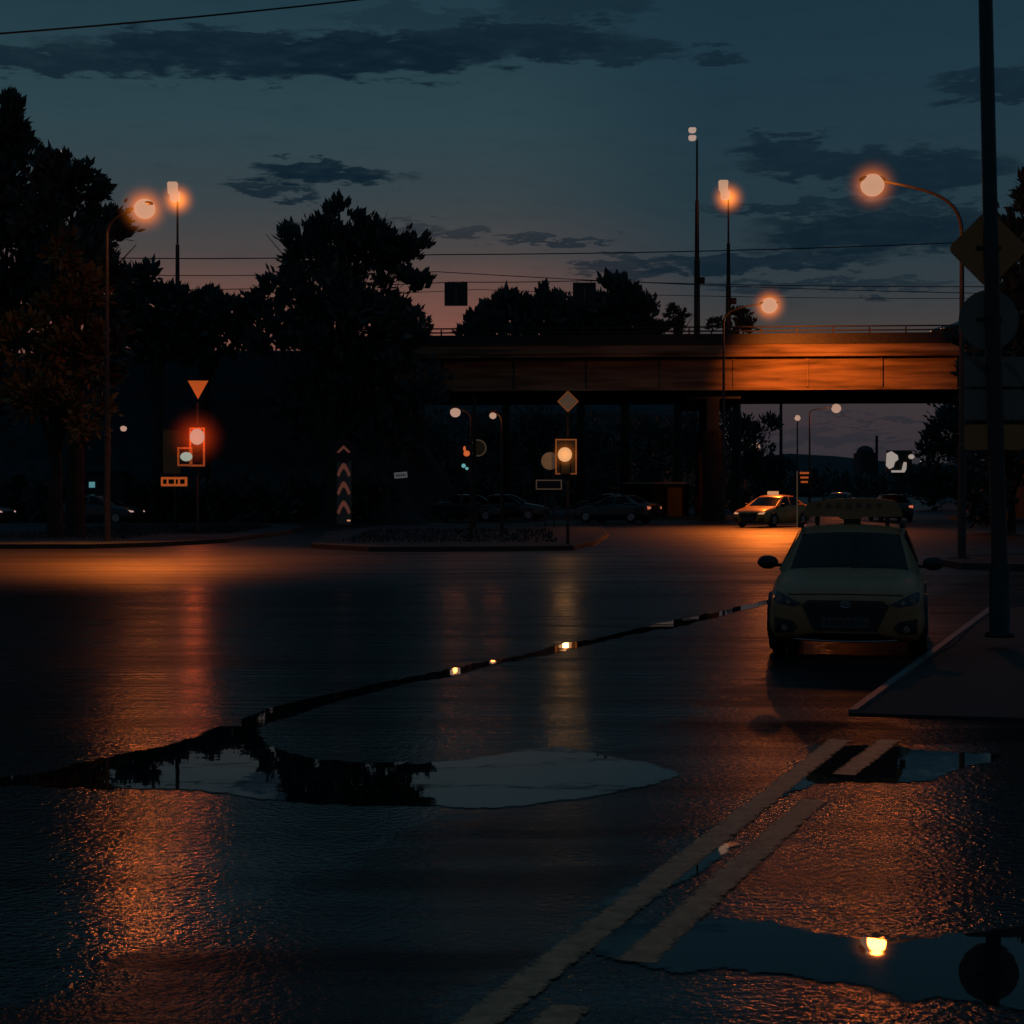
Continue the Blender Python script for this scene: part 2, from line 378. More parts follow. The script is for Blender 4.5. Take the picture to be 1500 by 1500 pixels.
# painted lines
def stripe(name, a, b, w0, seed):
    ca, cb = Vector(G(*a)), Vector(G(*b)); t = (cb - ca).normalized(); nn = Vector((-t.y, t.x)); L = (cb - ca).length
    rnd = random.Random(seed); l, r = [], []
    k = max(4, int(L / .05))
    ja = jb = 0
    for i in range(k + 1):
        p = ca + t * L * i / k; ja = ja * .7 + rnd.gauss(0, .0022); jb = jb * .7 + rnd.gauss(0, .0022)
        l.append(tuple(p + nn * (w0 / 2 + ja))); r.append(tuple(p - nn * (w0 / 2 + jb)))
    return sheet(name, l + r[::-1], .0055, M['paint'], .022, kind='structure')
stripe('solid_road_line', (640, 1545), (1232, 1084), .17, 1)
stripe('broken_road_line', (780, 1530), (838, 1474), .17, 2)
stripe('broken_road_line', (930, 1411), (1192, 1172), .17, 3)
stripe('broken_road_line', (1236, 1136), (1304, 1084), .17, 5)
for a, b in (((655, 838), (760, 836)), ((520, 834), (600, 833)), ((820, 842), (880, 838))):
    stripe('lane_dash', a, b, .12, 9)
# islands and pavements
def island(name, pts, label, cat, h=.14, top='grass', edge='kerb'):
    poly = px(pts); t = thing(name, label, cat, (poly[0][0], poly[0][1], 0)); ox, oy = poly[0]
    poly = [(a - ox, b - oy) for a, b in poly]
    c = Vector((sum(p[0] for p in poly) / len(poly), sum(p[1] for p in poly) / len(poly)))
    inner = []
    for p in poly:
        v = c - Vector(p); inner.append(tuple(Vector(p) + v.normalized() * min(.22, v.length * .3)))
    bm = BM(); n = len(poly)
    o0 = [bm.verts.new((*p, 0)) for p in poly]; o1 = [bm.verts.new((*p, h)) for p in poly]; i1 = [bm.verts.new((*p, h)) for p in inner]; i0 = [bm.verts.new((*p, 0)) for p in inner]
    for i in range(n):
        j = (i + 1) % n
        bm.faces.new((o0[i], o0[j], o1[j], o1[i])); bm.faces.new((o1[i], o1[j], i1[j], i1[i])); bm.faces.new((i1[i], i1[j], i0[j], i0[i]))
    obj('kerb', bm, M[edge], t)
    bm = BM(); slab(bm, inner, 0, h - .015); obj('surface', bm, M[top], t)
    return t
def structisland(name, pts, h=.14, top='grass', edge='kerb'):
    t = island(name, pts, '', '', h, top, edge); del t['label']; del t['category']; t['kind'] = 'structure'; return t
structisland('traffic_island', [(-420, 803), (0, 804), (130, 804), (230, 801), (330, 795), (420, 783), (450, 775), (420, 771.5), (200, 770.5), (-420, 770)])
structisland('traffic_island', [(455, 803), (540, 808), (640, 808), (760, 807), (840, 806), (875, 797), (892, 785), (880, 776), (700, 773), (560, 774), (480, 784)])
structisland('pavement', [(1243, 1048), (1300, 1000), (1370, 946), (1448, 893), (1640, 870), (1640, 1060)], .022, 'paving', 'paving')
slab_ = BM(); (ka, kb), (kc, kd) = G(1243, 1046), G(1449, 892)
slab(slab_, [(ka, kb), (ka + .07, kb), (kc + .11, kd), (kc, kd)], 0, .04); struct('kerb', slab_, M['kerbpale'])
structisland('traffic_island', [(1372, 828), (1400, 822), (1560, 818), (1640, 828), (1560, 838), (1410, 834)], .15, 'paving')
bm = BM(); slab(bm, [(25.0, 97), (58, 60), (400, 60), (400, 600), (160, 600)], -.2, .1); struct('verge', bm, M['grass'])
# low grass on the islands: tufts nobody could count
def tufts(name, regions, n, h, seed, lab):
    rnd = random.Random(seed); bm = BM()
    for _ in range(n):
        x0, x1, y0, y1, z = rnd.choice(regions)
        x, y = rnd.uniform(x0, x1), rnd.uniform(y0, y1); a = rnd.uniform(0, 6.28); hh = h * rnd.uniform(.4, 1.2); w = .03
        d = Vector((math.cos(a), math.sin(a), 0)); b = Vector((x, y, z)); le = Vector((rnd.gauss(0, .06), rnd.gauss(0, .06), hh))
        bm.faces.new([bm.verts.new(b - d * w), bm.verts.new(b + d * w), bm.verts.new(b + le)])
    o = obj(name, bm, M['grass'], None, fix=False, kind='stuff'); o['label'] = lab; o['category'] = 'grass'
(ax, ay), (bx_, by_) = G(0, 798), G(500, 804)
tufts('grass', [(-18, -13, 60, 80, .12), (-13, -10.5, 66, 78, .12), (-5.5, 1.5, 56, 72, .12)], 5000, .16, 2, 'short dark grass growing on the two traffic islands')
# embankment of the bridge approach
BR0 = Vector((-6.0, 101.5)); BRD = Vector((math.cos(R(-4.5)), math.sin(R(-4.5)))); BRN = Vector((-BRD.y, BRD.x))
def BP(s, t): return BR0 + BRD * s + BRN * t
rnd = random.Random(3); bm = BM(); rows = []
prof = [(-7, 0), (-3.5, 3.2), (-1.6, 6.6), (-.4, 9.6), (1, 9.9), (18, 9.9), (26, 4), (34, 0)]
for s in [2 - k * 3.5 for k in range(46)]:
    e = max(0, (s + 5) / 7)       # end slope towards the road opening
    rows.append([bm.verts.new((*(BP(s, t) + Vector((rnd.gauss(0, .25), rnd.gauss(0, .25)))), max(-.05, z * (1 - e) + (rnd.gauss(0, .12) if z > 1 else -.05)))) for t, z in prof])
for a, b in zip(rows, rows[1:]):
    for i in range(len(prof) - 1): bm.faces.new((a[i], a[i + 1], b[i + 1], b[i]))
struct('embankment', bm, M['grass'])
# ------------------------------------------------------------------ bridge
br = thing('road_bridge', 'long concrete road bridge across the picture, its right span lit orange', 'bridge', (BR0.x, BR0.y, 0), R(-4.5))
def bbox(bm, s0, s1, t0, t1, z0, z1, bev=0): return box(bm, ((s0 + s1) / 2, (t0 + t1) / 2, (z0 + z1) / 2), (abs(s1 - s0), abs(t1 - t0), z1 - z0), bev)
SE = 60
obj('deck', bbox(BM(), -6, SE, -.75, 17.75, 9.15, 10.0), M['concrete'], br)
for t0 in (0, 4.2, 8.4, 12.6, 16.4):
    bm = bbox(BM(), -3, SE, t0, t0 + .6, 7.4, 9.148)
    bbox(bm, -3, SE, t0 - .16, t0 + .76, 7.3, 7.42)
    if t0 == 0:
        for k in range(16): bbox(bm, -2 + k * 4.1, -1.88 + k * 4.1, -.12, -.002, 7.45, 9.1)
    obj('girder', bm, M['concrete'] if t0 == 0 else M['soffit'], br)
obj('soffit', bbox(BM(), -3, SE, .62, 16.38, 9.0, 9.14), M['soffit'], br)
bm = bbox(BM(), -6, SE, -.83, -.76, 9.35, 10.15, .01); obj('fascia', bm, M['concrete'], br)
obj('crash_barrier', bbox(BM(), -6, SE, -.9, -.84, 9.82, 10.42, .01), M['dark'], br)
for t0, nm in ((-.6, 'railing'), (17.5, 'railing')):
    bm = BM()
    for z in (10.3, 10.55, 10.78): bbox(bm, -6, SE, t0 - .04, t0 + .04, z, z + .08)
    for k in range(34): bbox(bm, -6 + k * 2, -5.92 + k * 2, t0 - .045, t0 + .045, 10.002, 10.76)
    obj(nm, bm, M['dark'], br)
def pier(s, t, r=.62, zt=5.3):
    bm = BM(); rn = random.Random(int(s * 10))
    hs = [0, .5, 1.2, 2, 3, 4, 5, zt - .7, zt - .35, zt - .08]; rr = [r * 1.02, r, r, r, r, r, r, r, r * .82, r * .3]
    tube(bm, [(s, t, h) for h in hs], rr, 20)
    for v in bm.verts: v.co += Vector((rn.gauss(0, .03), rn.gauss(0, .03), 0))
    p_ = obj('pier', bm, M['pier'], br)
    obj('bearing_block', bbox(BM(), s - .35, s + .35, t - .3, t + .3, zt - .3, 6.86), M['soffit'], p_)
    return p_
spier = 17.4
for t0 in (.3, 8.7, 16.6): pier(spier, t0)
bm = bbox(BM(), spier - 1.6, spier + 1.6, .7, 17.2, 6.85, 7.29, .03); obj('pier_cap', bm, M['soffit'], br)
bm = bbox(BM(), -3.2, -1.2, -.2, 17.3, -.2, 7.28); obj('abutment', bm, M['soffit'], br)
bm = bbox(BM(), 35.6, 42, -.2, 17.3, -.2, 7.28); obj('abutment', bm, M['soffit'], br)
# ------------------------------------------------------------------ lights helper
def point(loc, col, w, r=.12, spot=None, parent=None, name='lamp_light'):
    d = bpy.data.lights.new(name, 'SPOT' if spot else 'POINT'); d.energy = w; d.color = col; d.shadow_soft_size = r
    if spot: d.spot_size = R(spot); d.spot_blend = .6
    o = bpy.data.objects.new(name, d); COL.objects.link(o); o.location = loc
    if parent: o.parent = parent
    return o
SOD = (1, .20, .022)
def halo(parent, loc, r, m='glow_o'):  # adds the painted glow ball round a lamp
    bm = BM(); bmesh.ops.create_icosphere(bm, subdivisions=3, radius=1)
    o = obj('lamp_glow', bm, M[m], parent); o.location = loc; o.scale = (r, r, r); return o
# street lamp with a bent arm
def bent_lamp(base, top, bulb, label, r0=.09, w=0, bowl=.28, hz=0, m='pole', group=None, arm=None, glow='sodium', lr=.22):
    """base (x,y,z), top z where the bend begins, bulb offset (dx,dy,dz) from the base foot"""
    t = thing('street_lamp', label, 'street lamp', base, 0, group)
    bx, by, bz = bulb
    bm = BM(); tube(bm, [(0, 0, 0), (0, 0, top * .35), (0, 0, top * .352), (0, 0, top)], [r0 * 1.25, r0 * 1.15, r0 * .9, r0 * .62], 12)
    tube(bm, [(0, 0, 0), (0, 0, .03)], [r0 * 2.2, r0 * 2.2], 12)
    obj('pole', bm, M[m], t)
    pts = []; P0 = Vector((0, 0, top)); P3 = Vector((bx, by, bz + .12))
    P1 = Vector((0, 0, top + (bz - top) * .75)); P2 = P3 + Vector((-bx * .72, -by * .72, -(bz - top) * .22))
    for k in range(13):
        u = k / 12; pts.append(P0 * (1 - u) ** 3 + P1 * 3 * u * (1 - u) ** 2 + P2 * 3 * u * u * (1 - u) + P3 * u ** 3)
    obj('arm', tube(BM(), pts, [r0 * .6 - k * r0 * .02 for k in range(13)], 8), M[m], t)
    d = (Vector((bx, by, 0))).normalized() if (bx or by) else Vector((0, -1, 0)); a = math.atan2(d.y, d.x)
    bm = BM(); ball(bm, (0, 0, 0), (bowl * 1.15, bowl * .6, .1)); bmesh.ops.transform(bm, matrix=Matrix.Translation((bx, by, bz + .12)) @ Matrix.Rotation(a, 4, 'Z'), verts=bm.verts)
    obj('lamp_head', bm, M['dark'], t, True)
    bm = BM(); ball(bm, (bx, by, bz - .02), (bowl, bowl, bowl * .95)); obj('lamp_bowl', bm, M[glow], t, True)
    if w: point((bx, by - bowl - lr - .03, bz - .12), SOD, w, lr, None, t)
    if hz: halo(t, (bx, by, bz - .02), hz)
    return t
def at(pxx, d, z=0): return (X(pxx, d), d, z)
# right-hand lamp above the parked taxi
d = 43.5; b = at(1409, d)
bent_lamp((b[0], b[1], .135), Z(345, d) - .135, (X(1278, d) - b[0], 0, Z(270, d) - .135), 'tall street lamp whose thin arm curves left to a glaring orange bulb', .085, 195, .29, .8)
d = 57; b = at(157, d)
t = bent_lamp((b[0], b[1], .12), Z(352, d), (X(226, d) - b[0], -1.5, Z(305, d + -1.5) - .12), 'left street lamp with an orange lit pole beside the big leafy trees', .085, 150, .33, 1.0)
sp_ = point((X(226, d) - b[0], -2.2, Z(305, d) - .5), SOD, 7000, .25, 90, t)
sp_.rotation_euler = Vector((-.05, -.45, -1)).to_track_quat('-Z', 'Y').to_euler(); sp_.data.spot_blend = .8
d = 91.5; b = at(1060, d)
t = bent_lamp((b[0], b[1], 0), Z(475, d), (X(1127, d) - b[0], 0, Z(447, d)), 'street lamp in front of the bridge, its bulb just above the railing', .09, 260, .42, 1.2)
sp_ = point((X(1150, d) - b[0], .2, Z(447, d) - 1.0), SOD, 6500, .25, 86, t)
sp_.rotation_euler = Vector((.36, .85, -.32)).to_track_quat('-Z', 'Y').to_euler(); sp_.data.spot_blend = 1
sp_ = point((X(1127, d) - b[0], -.9, Z(447, d) - .3), SOD, 9000, .25, 65, t)
sp_.rotation_euler = Vector((-.10, -.78, -.72)).to_track_quat('-Z', 'Y').to_euler(); sp_.data.spot_blend = 1
bent_lamp((11, -16, 0), 8.2, (-2.2, 0, 9.4), 'unseen street lamp added behind the viewpoint to warm the taxi front', .085, 300, .29, 0)  # out of view, added to warm the taxi front and lane paint
# high masts with stacked heads
def mast(base, h, heads, label, r=.16, w=0, hz=0, glow='floodlit', group='high lamp masts behind the bridge railing'):
    t = thing('lamp_mast', label, 'lamp mast', base, 0, group)
    bm = tube(BM(), [(0, 0, 0), (0, 0, h * .45), (0, 0, h * .46), (0, 0, h * .72), (0, 0, h * .73), (0, 0, h)], [r * 1.3, r * 1.1, r * .9, r * .75, r * .45, r * .35], 10)
    obj('pole', bm, M['dark'], t)
    obj('bracket', box(BM(), (.3, -.2, h * .36), (.35, .3, .4), .03), M['dark'], t)
    for dx, dz, sx, sz in heads:
        bm = BM(); prism(bm, [(dx - sx * .42, h + dz - sz / 2), (dx + sx * .42, h + dz - sz / 2), (dx + sx / 2, h + dz + sz / 2), (dx - sx / 2, h + dz + sz / 2)], -.22, .22)
        bmesh.ops.bevel(bm, geom=bm.edges[:], offset=.06, segments=2, affect='EDGES')
        obj('lamp_head', bm, M[glow], t)
    if w: point((0, -.8, h), SOD, w, .2, None, t)
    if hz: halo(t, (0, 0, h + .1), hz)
    return t
d = 114; mast(at(1021, d, 10.0), Z(205, d) - 10.0, [(-.3, .62, .5, .32), (-.3, .12, .5, .32)], 'tallest dark mast topped with two small pale lamps, one above the other', .17)
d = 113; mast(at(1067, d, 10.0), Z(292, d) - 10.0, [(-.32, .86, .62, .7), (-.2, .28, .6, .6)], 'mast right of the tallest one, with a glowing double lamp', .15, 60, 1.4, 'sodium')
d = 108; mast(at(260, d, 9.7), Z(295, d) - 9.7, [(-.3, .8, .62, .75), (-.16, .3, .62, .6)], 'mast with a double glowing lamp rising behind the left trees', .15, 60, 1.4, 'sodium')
d = 125; mast(at(88, d, 2), Z(238, d) - 2, [(.25, .6, .75, .42), (.05, 0, .42, .34)], 'mast half hidden in the left treetop with two small lamps', .14)
# lamps seen under the bridge
for i, (p, q, d, s, lab, pp) in enumerate([
    (1225, 598, 190, .52, 'distant street lamp seen just under the bridge edge', 1186),
    (1168, 612, 210, .36, 'distant street lamp on a straight pole under the bridge, left of the hanging glow', 1168),
    (1111, 627, 230, .36, 'small distant street lamp low beside the pier, upper of two', 1100),
    (1106, 654, 170, .5, 'small distant street lamp low beside the pier, lower of two', 1090),
    (667, 603, 60, .18, 'distant street lamp glowing in the dark left of the traffic lights', 690),
    (722, 608, 64, .13, 'faint distant street lamp right of the traffic light pole', 735),
    (181, 627, 93, .17, 'tiny street lamp low against the black embankment', 176)]):
    zb = Z(q, d)
    bent_lamp(at(pp, d), zb - (.6 if d > 100 else .3), (X(p, d) - X(pp, d) + (.02 if p == pp else 0), 0, zb), lab, .12 if d > 150 else .06, 700 if d in (190, 170) else (6 if d in (60, 64) else 0), s, 0, 'dark', 'far street lamps under and beside the bridge', None, 'sodium_far', .22 if d > 100 else .07)
tag(obj('utility_pole', tube(BM(), [(0, 0, 0), (0, 0, Z(560, 150))], [.16, .12]), M['dark']), 'plain dark pole standing right of the pier, seen under the bridge', 'pole').location = at(1144, 150)
# ------------------------------------------------------------------ near sign pole on the right
d = 39.5; d = H * F / (949 - HY); b = at(1464, d)
t = thing('sign_pole', 'thick dark pole in the right foreground carrying a stack of road signs', 'pole', (b[0], b[1], .13))
tp = X(1442, d) - b[0]; zt = Z(-60, d)
pl = tube(BM(), [(0, 0, 0), (0, 0, .05), (0, 0, .06), (0, 0, .82), (0, 0, .88), (tp * .45, 0, zt * .45), (tp, 0, zt)], [.17, .17, .12, .12, .095, .09, .08], 16)
obj('pole', pl, M['dark'], t, True)
def signpart(name, w, label, cat, loc, parts, group=None, rz=0., extra=None):
    t = thing(name, label, cat, loc, rz, group)
    for nm, poly, y0, y1, m in parts:
        obj(nm, prism(BM(), poly, y0, y1), M[m], t)
    return t
sy = d + .13
signpart('road_sign', 1, 'large dim diamond shaped sign, topmost on the near pole', 'road sign', (X(1452, d), sy, Z(362, d)),
         [('plate', rounded(.68, .68, .08, 0, 0, R(45)), 0, .02, 'signback'), ('border', rounded(.60, .60, .07, 0, 0, R(45)), -.004, -.001, 'signback'), ('bracket', rounded(.3, .05, .01), -.02, -.005, 'dark')])
signpart('road_sign', 1, 'large dim round sign below the diamond on the near pole', 'road sign', (X(1453, d), sy, Z(467, d)),
         [('plate', disc_poly(.355), 0, .02, 'signgrey'), ('rim', disc_poly(.30), -.004, -.001, 'signgrey'), ('bracket', rounded(.3, .05, .01), -.02, -.005, 'dark')])
t2 = signpart('road_sign', 1, 'wide dim plate with pale diagonal bands, under the round sign', 'road sign', (X(1461, d), sy, Z(543, d)),
         [('plate', rounded(.70, .35, .03), 0, .02, 'signgrey'), ('diagonal_band', [(-.33, .16), (-.22, .16), (-.02, -.02), (-.02, -.12)], -.004, -.001, 'plate'), ('diagonal_band', [(.10, .10), (.20, .10), (.33, -.10), (.33, -.16)], -.004, -.001, 'plate')])
signpart('road_sign', 1, 'wide blank dark plate between the banded plate and the brown one', 'road sign', (X(1461, d), sy, Z(592, d)),
         [('plate', rounded(.70, .36, .03), 0, .02, 'signgrey'), ('border', rounded(.64, .30, .02), -.004, -.001, 'signgrey')])
signpart('road_sign', 1, 'small brownish plate, lowest in the stack on the near pole', 'road sign', (X(1461, d), sy, Z(640, d)),
         [('plate', rounded(.70, .30, .03), 0, .02, 'signback'), ('border', rounded(.64, .24, .02), -.004, -.001, 'signback')])
# ------------------------------------------------------------------ signals and signs on the islands
ds = 66.
def frame(w, h, t_, cx=0, cz=0):
    bm = BM()
    for c, s in (((cx, 0, cz + h / 2), (w + t_, .03, t_)), ((cx, 0, cz - h / 2), (w + t_, .03, t_)), ((cx - w / 2, 0, cz), (t_, .028, h - t_)), ((cx + w / 2, 0, cz), (t_, .028, h - t_))): box(bm, c, s)
    return bm
# red signal, left island
b = at(288.5, ds)
t = thing('traffic_light', 'traffic light showing red with a pale lit side arrow on the left island', 'traffic light', (b[0], b[1], .125))
sz = ds / F
o = obj('pole', tube(BM(), [(0, .12, 0), (0, .12, Z(590, ds) - .12)], .05), M['pole'], t)
zc = Z(655, ds) - .125
obj('housing', box(BM(), (.03, 0, zc), (18 * sz, .2, 54 * sz), .02), M['black'], t)
o = obj('frame', frame(20 * sz, 54 * sz, .07, .03, zc), M['signrim'], t); o.location.y = -.12
obj('side_housing', box(BM(), (-.42, 0, Z(669, ds) - .125), (19 * sz, .2, 24 * sz), .02), M['black'], t)
o = obj('side_frame', frame(19 * sz, 25 * sz, .07, -.43, Z(669, ds) - .125), M['signrim'], t); o.location.y = -.12
bm = ball(BM(), (.03, -.14, Z(640, ds) - .125), (.28, .1, .3)); obj('red_lamp', bm, M['redlamp'], t, True)
bm = ball(BM(), (-.37, -.14, Z(669, ds) - .125), (.23, .08, .17)); obj('arrow_lamp', bm, M['arrowlamp'], t, True)
for k in (0, 1): obj('dark_lens', prism(BM(), disc_poly(.14, 20, .03, Z(658 + 14 * k, ds) - .125), -.14, -.11), M['black'], t)
halo(t, (.03, -.3, Z(641, ds) - .125), 1.35, 'glow_r')
point((.03, -.75, Z(640, ds) - .125), (1, .12, .02), 45, .15, None, t)
signpart('yield_sign', 1, 'downward pointing orange triangle sign above the red traffic light', 'road sign', (X(290, ds), ds, Z(571, ds)),
         [('plate', [(-.38, .34), (.38, .34), (0, -.34)], 0, .03, 'signor'), ('border', [(-.30, .29), (.30, .29), (0, -.24)], -.008, -.002, 'signor')])
# board and arrow plate left of the red signal
d = 77; b = at(255, d)
t = thing('information_board', 'tall dark brown board on a thin post, left of the red signal', 'sign board', (b[0], b[1], .125))
obj('board', box(BM(), (-.12, .1, Z(666, d)), (.76, .05, 1.9), .015), M['signback'], t)
obj('post', tube(BM(), [(0, .16, 0), (0, .16, Z(640, d))], .035), M['pole'], t)
t = signpart('road_sign', 1, 'long orange plate with dark squares under the brown board', 'road sign', (X(255, d), d, Z(705.5, d)),
         [('plate', rounded(1.14, .40, .03), 0, .03, 'signor')] + [('dark_square', rounded(w, .2, .02, cx, 0), -.008, -.002, 'signdark') for cx, w in ((-.40, .16), (-.12, .24), (.12, .10), (.36, .2))])
# chevron pylon
d = 77; b = at(503.5, d)
t = thing('chevron_bollard', 'tall dark bollard with three reddish chevrons and a round arrow sign', 'bollard', (b[0], b[1], .125))
obj('column', box(BM(), (0, .15, 1.68), (.62, .28, 3.36), .05), M['signgrey'], t)
obj('base', box(BM(), (0, .15, .06), (.8, .46, .12), .02), M['dark'], t)
for k, z in enumerate((Z(684, d), Z(711, d), Z(739, d))):
    z -= .1
    outer = [(.30 * math.sin(a), z + (.16 - .52 * abs(math.sin(a)) ** 1.6)) for a in [R(-90 + 15 * j) for j in range(13)]]
    inner = [(.20 * math.sin(a), z + (-.10 - .36 * abs(math.sin(a)) ** 1.5)) for a in [R(90 - 15 * j) for j in range(13)]]
    obj('chevron', prism(BM(), outer + inner, -.012, .008), M['chevron'], t)
obj('round_plate', prism(BM(), disc_poly(.5, 32, 0, Z(662, d) - .1), -.02, .02), M['signdark'], t)
ar = [(-.30, -.12), (-.02, .16), (.02, .16), (.30, -.12), (.20, -.16), (.0, .03), (-.20, -.16)]
obj('arrow', prism(BM(), [(a, c + Z(659, d) - .1) for a, c in ar], -.03, -.022), M['chevron'], t)
obj('marker_lamp', box(BM(), (.22, -.02, .28), (.14, .03, .06)), M['headlamp_o'], t)
# small name plate
d = 90; b = at(587, d)
t = thing('name_plate', 'small pale sign with dark lettering on a short post near the middle', 'sign', (b[0], b[1], 0))
obj('post', tube(BM(), [(0, .05, 0), (0, .05, Z(696, d))], .03), M['dark'], t)
bm = box(BM(), (0, 0, Z(696, d)), (.66, .04, .3), .01); bmesh.ops.rotate(bm, cent=(0, 0, Z(696, d)), matrix=Matrix.Rotation(R(-5), 3, 'Y'), verts=bm.verts); obj('plate', bm, M['signwhite'], t)
bm = BM()
for k in range(6): box(bm, (-.22 + k * .088, -.025, Z(696, d) + .006 * (k - 3)), (.05, .012, .13))
obj('dark_marks', bm, M['signdark'], t)
# traffic light seen from the side with round sign
d = 76; b = at(695, d)
t = thing('traffic_light', 'traffic light seen from the side with red and cyan lamps on the middle island', 'traffic light', (b[0], b[1], .12))
obj('pole', tube(BM(), [(0, 0, 0), (0, 0, Z(585, d))], [.09, .07]), M['dark'], t)
obj('housing', box(BM(), (-.28, 0, Z(676, d)), (.3, .3, 1.05), .03), M['black'], t)
obj('red_lamp', ball(BM(), (-.33, -.13, Z(665, d) - .1), (.14, .1, .13)), M['redhot'], t, True)
obj('red_lamp', ball(BM(), (-.42, -.13, Z(658, d) - .1), (.06, .05, .11)), M['redhot'], t, True)
obj('cyan_lamp', ball(BM(), (-.46, -.16, Z(683, d) - .1), (.09, .06, .09)), M['cyan'], t, True)
obj('cyan_lamp', ball(BM(), (-.32, -.16, Z(687, d) - .1), (.07, .05, .06)), M['cyan'], t, True)
signpart('road_sign', 1, 'round brownish sign behind the side-on traffic light', 'road sign', (X(700, d), d + .2, Z(656, d)),
         [('plate', disc_poly(.37), 0, .03, 'signpale'), ('rim', disc_poly(.31), -.006, -.001, 'signback')])
# amber signal
ds = 54.
b = at(832, ds)
t = thing('traffic_light', 'traffic light glowing amber in a square orange rimmed board', 'traffic light', (b[0], b[1], .12))
obj('pole', tube(BM(), [(0, .12, 0), (0, .12, Z(600, ds))], .05), M['dark'], t)
obj('backboard', box(BM(), (-.06, .06, Z(669, ds) - .12), (.60, .03, 1.02), .005), M['signdark'], t)
obj('frame', frame(.61, 1.04, .04, -.06, Z(669, ds) - .12), M['signrim'], t)
obj('housing', box(BM(), (-.08, -.05, Z(676, ds) - .12), (.3, .16, .8), .03), M['black'], t)
obj('amber_lamp', ball(BM(), (-.1, -.2, Z(666, ds) - .12), (.22, .08, .22)), M['amber'], t, True)
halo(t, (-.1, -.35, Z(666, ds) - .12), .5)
point((-.1, -.85, Z(666, ds) - .12), (1, .45, .12), 10, .09, None, t)
signpart('road_sign', 1, 'diamond shaped sign with an orange rim above the amber signal', 'road sign', (X(832, ds), ds, Z(588, ds)),
         [('plate', rounded(.47, .47, .03, 0, 0, R(45)), 0, .03, 'signrim'), ('inner_field', rounded(.39, .39, .02, 0, 0, R(45)), -.008, -.002, 'signpale')])
signpart('road_sign', 1, 'round pale sign partly behind the amber signal board', 'road sign', (X(806, ds), ds + .3, Z(675, ds)),
         [('plate', disc_poly(.27), 0, .03, 'signpale'), ('rim', disc_poly(.23), -.006, -.001, 'signpale')])
d = 77; t = thing('road_sign', 'long empty plate with a pale rim on two posts below the amber signal', 'road sign', at(804, d, .12))
obj('plate', box(BM(), (0, 0, Z(710, d) - .12), (1.1, .04, .4), .01), M['signdark'], t)
o = obj('rim', frame(1.08, .38, .05, 0, Z(710, d) - .12), M['signpale'], t); o.location.y = -.03
for sx in (-.15, .22): obj('post', tube(BM(), [(sx, .08, 0), (sx, .08, Z(690, d))], .045), M['pole'], t)
# striped marker sign near the under-bridge gap
d = 82; t = thing('striped_sign', 'small sign with orange stripes on a thin post, left of the near taxi', 'sign', at(1168, d))
obj('post', tube(BM(), [(0, .05, 0), (0, .05, Z(690, d))], .03), M['signpale'], t)
obj('plate', box(BM(), (.32, 0, Z(700, d)), (.44, .04, .56), .01), M['signdark'], t)
for k in range(3): obj('stripe', box(BM(), (.32, -.03, Z(693 + 6.5 * k, d)), (.42 - .05 * k, .02, .085)), M['signor'], t)
# hanging lane signs and their wires
def wire(pts, r, label, m='dark', group='overhead wires across the road'):
    P = [Vector((X(a, d_), d_, Z(b_, d_))) for a, b_, d_ in pts]; out = []
    for p, q in zip(P, P[1:]):
        for k in range(10):
            u = k / 10; v = p.lerp(q, u); v.z -= .25 * 4 * u * (1 - u) * min(1, (q - p).length / 40); out.append(v)
    out.append(P[-1])
    return tag(obj('overhead_wire', tube(BM(), out, r, 5), M[m]), label, 'wire', group)
wire([(-120, 58, 50), (640, -14, 60)], .03, 'single wire slanting across the top left corner of the sky')
wire([(100, 377, 98), (640, 373, 98), (1600, 346, 98)], .03, 'topmost wire of the set above the bridge')
wire([(100, 402, 98), (640, 398, 98), (1600, 432, 98)], .022, 'second wire from the top above the bridge')
wire([(150, 425, 112), (668, 413, 112), (856, 411, 112), (1640, 418, 112)], .028, 'wire from which the two square lane signs hang')
wire([(100, 440, 98), (700, 424, 98), (1600, 436, 98)], .018, 'lowest wire of the set above the bridge')
d = 112
for p, lab in ((668, 'square dark lane sign hanging in open sky'), (856, 'square dark lane sign hanging in front of the treetop')):
    t = thing('lane_sign', lab, 'road sign', (X(p, d), d, Z(413, d)), 0, 'square lane signs hanging over the road')
    zc = -(431 - 413) / F * d
    obj('plate', box(BM(), (0, 0, zc), (1.46, .08, 1.48), .03), M['signdark'], t)
    obj('arrow', box(BM(), (0, -.05, zc), (.08, .015, .95)), M['signgrey'], t)
    for s in (-.45, .45): obj('hanger', box(BM(), (s, 0, -.01), (.04, .04, .12)), M['dark'], t)
# billboard beyond the bridge
d = 150; t = thing('lit_billboard', 'bright pale panels glowing among the dark trees under the bridge', 'billboard', at(1318, d))
s_ = d / F
obj('panel', prism(BM(), [((a - 1318) * s_, Z(b_, d)) for a, b_ in ((1299, 664), (1306, 661), (1315, 667), (1316, 673), (1311, 677), (1309, 684), (1303, 687), (1298, 682))], 0, .1), M['panel'], t)
obj('panel', prism(BM(), [((a - 1318) * s_, Z(b_, d)) for a, b_ in ((1324, 677), (1328, 677), (1328, 686), (1325, 692), (1306, 692), (1306, 689), (1321, 689))], 0, .1), M['panel'], t)
obj('floodlight', ball(BM(), ((1335 - 1318) * s_, 0, Z(669, d)), (.26, .1, .2)), M['panel'], t, True)
obj('floodlight', prism(BM(), [((a - 1318) * s_, Z(b_, d)) for a, b_ in ((1348, 675), (1354, 675), (1350, 683))], 0, .1), M['panel'], t)
obj('post', tube(BM(), [(0, .4, 0), (0, .4, Z(664, d))], .12), M['dark'], t)
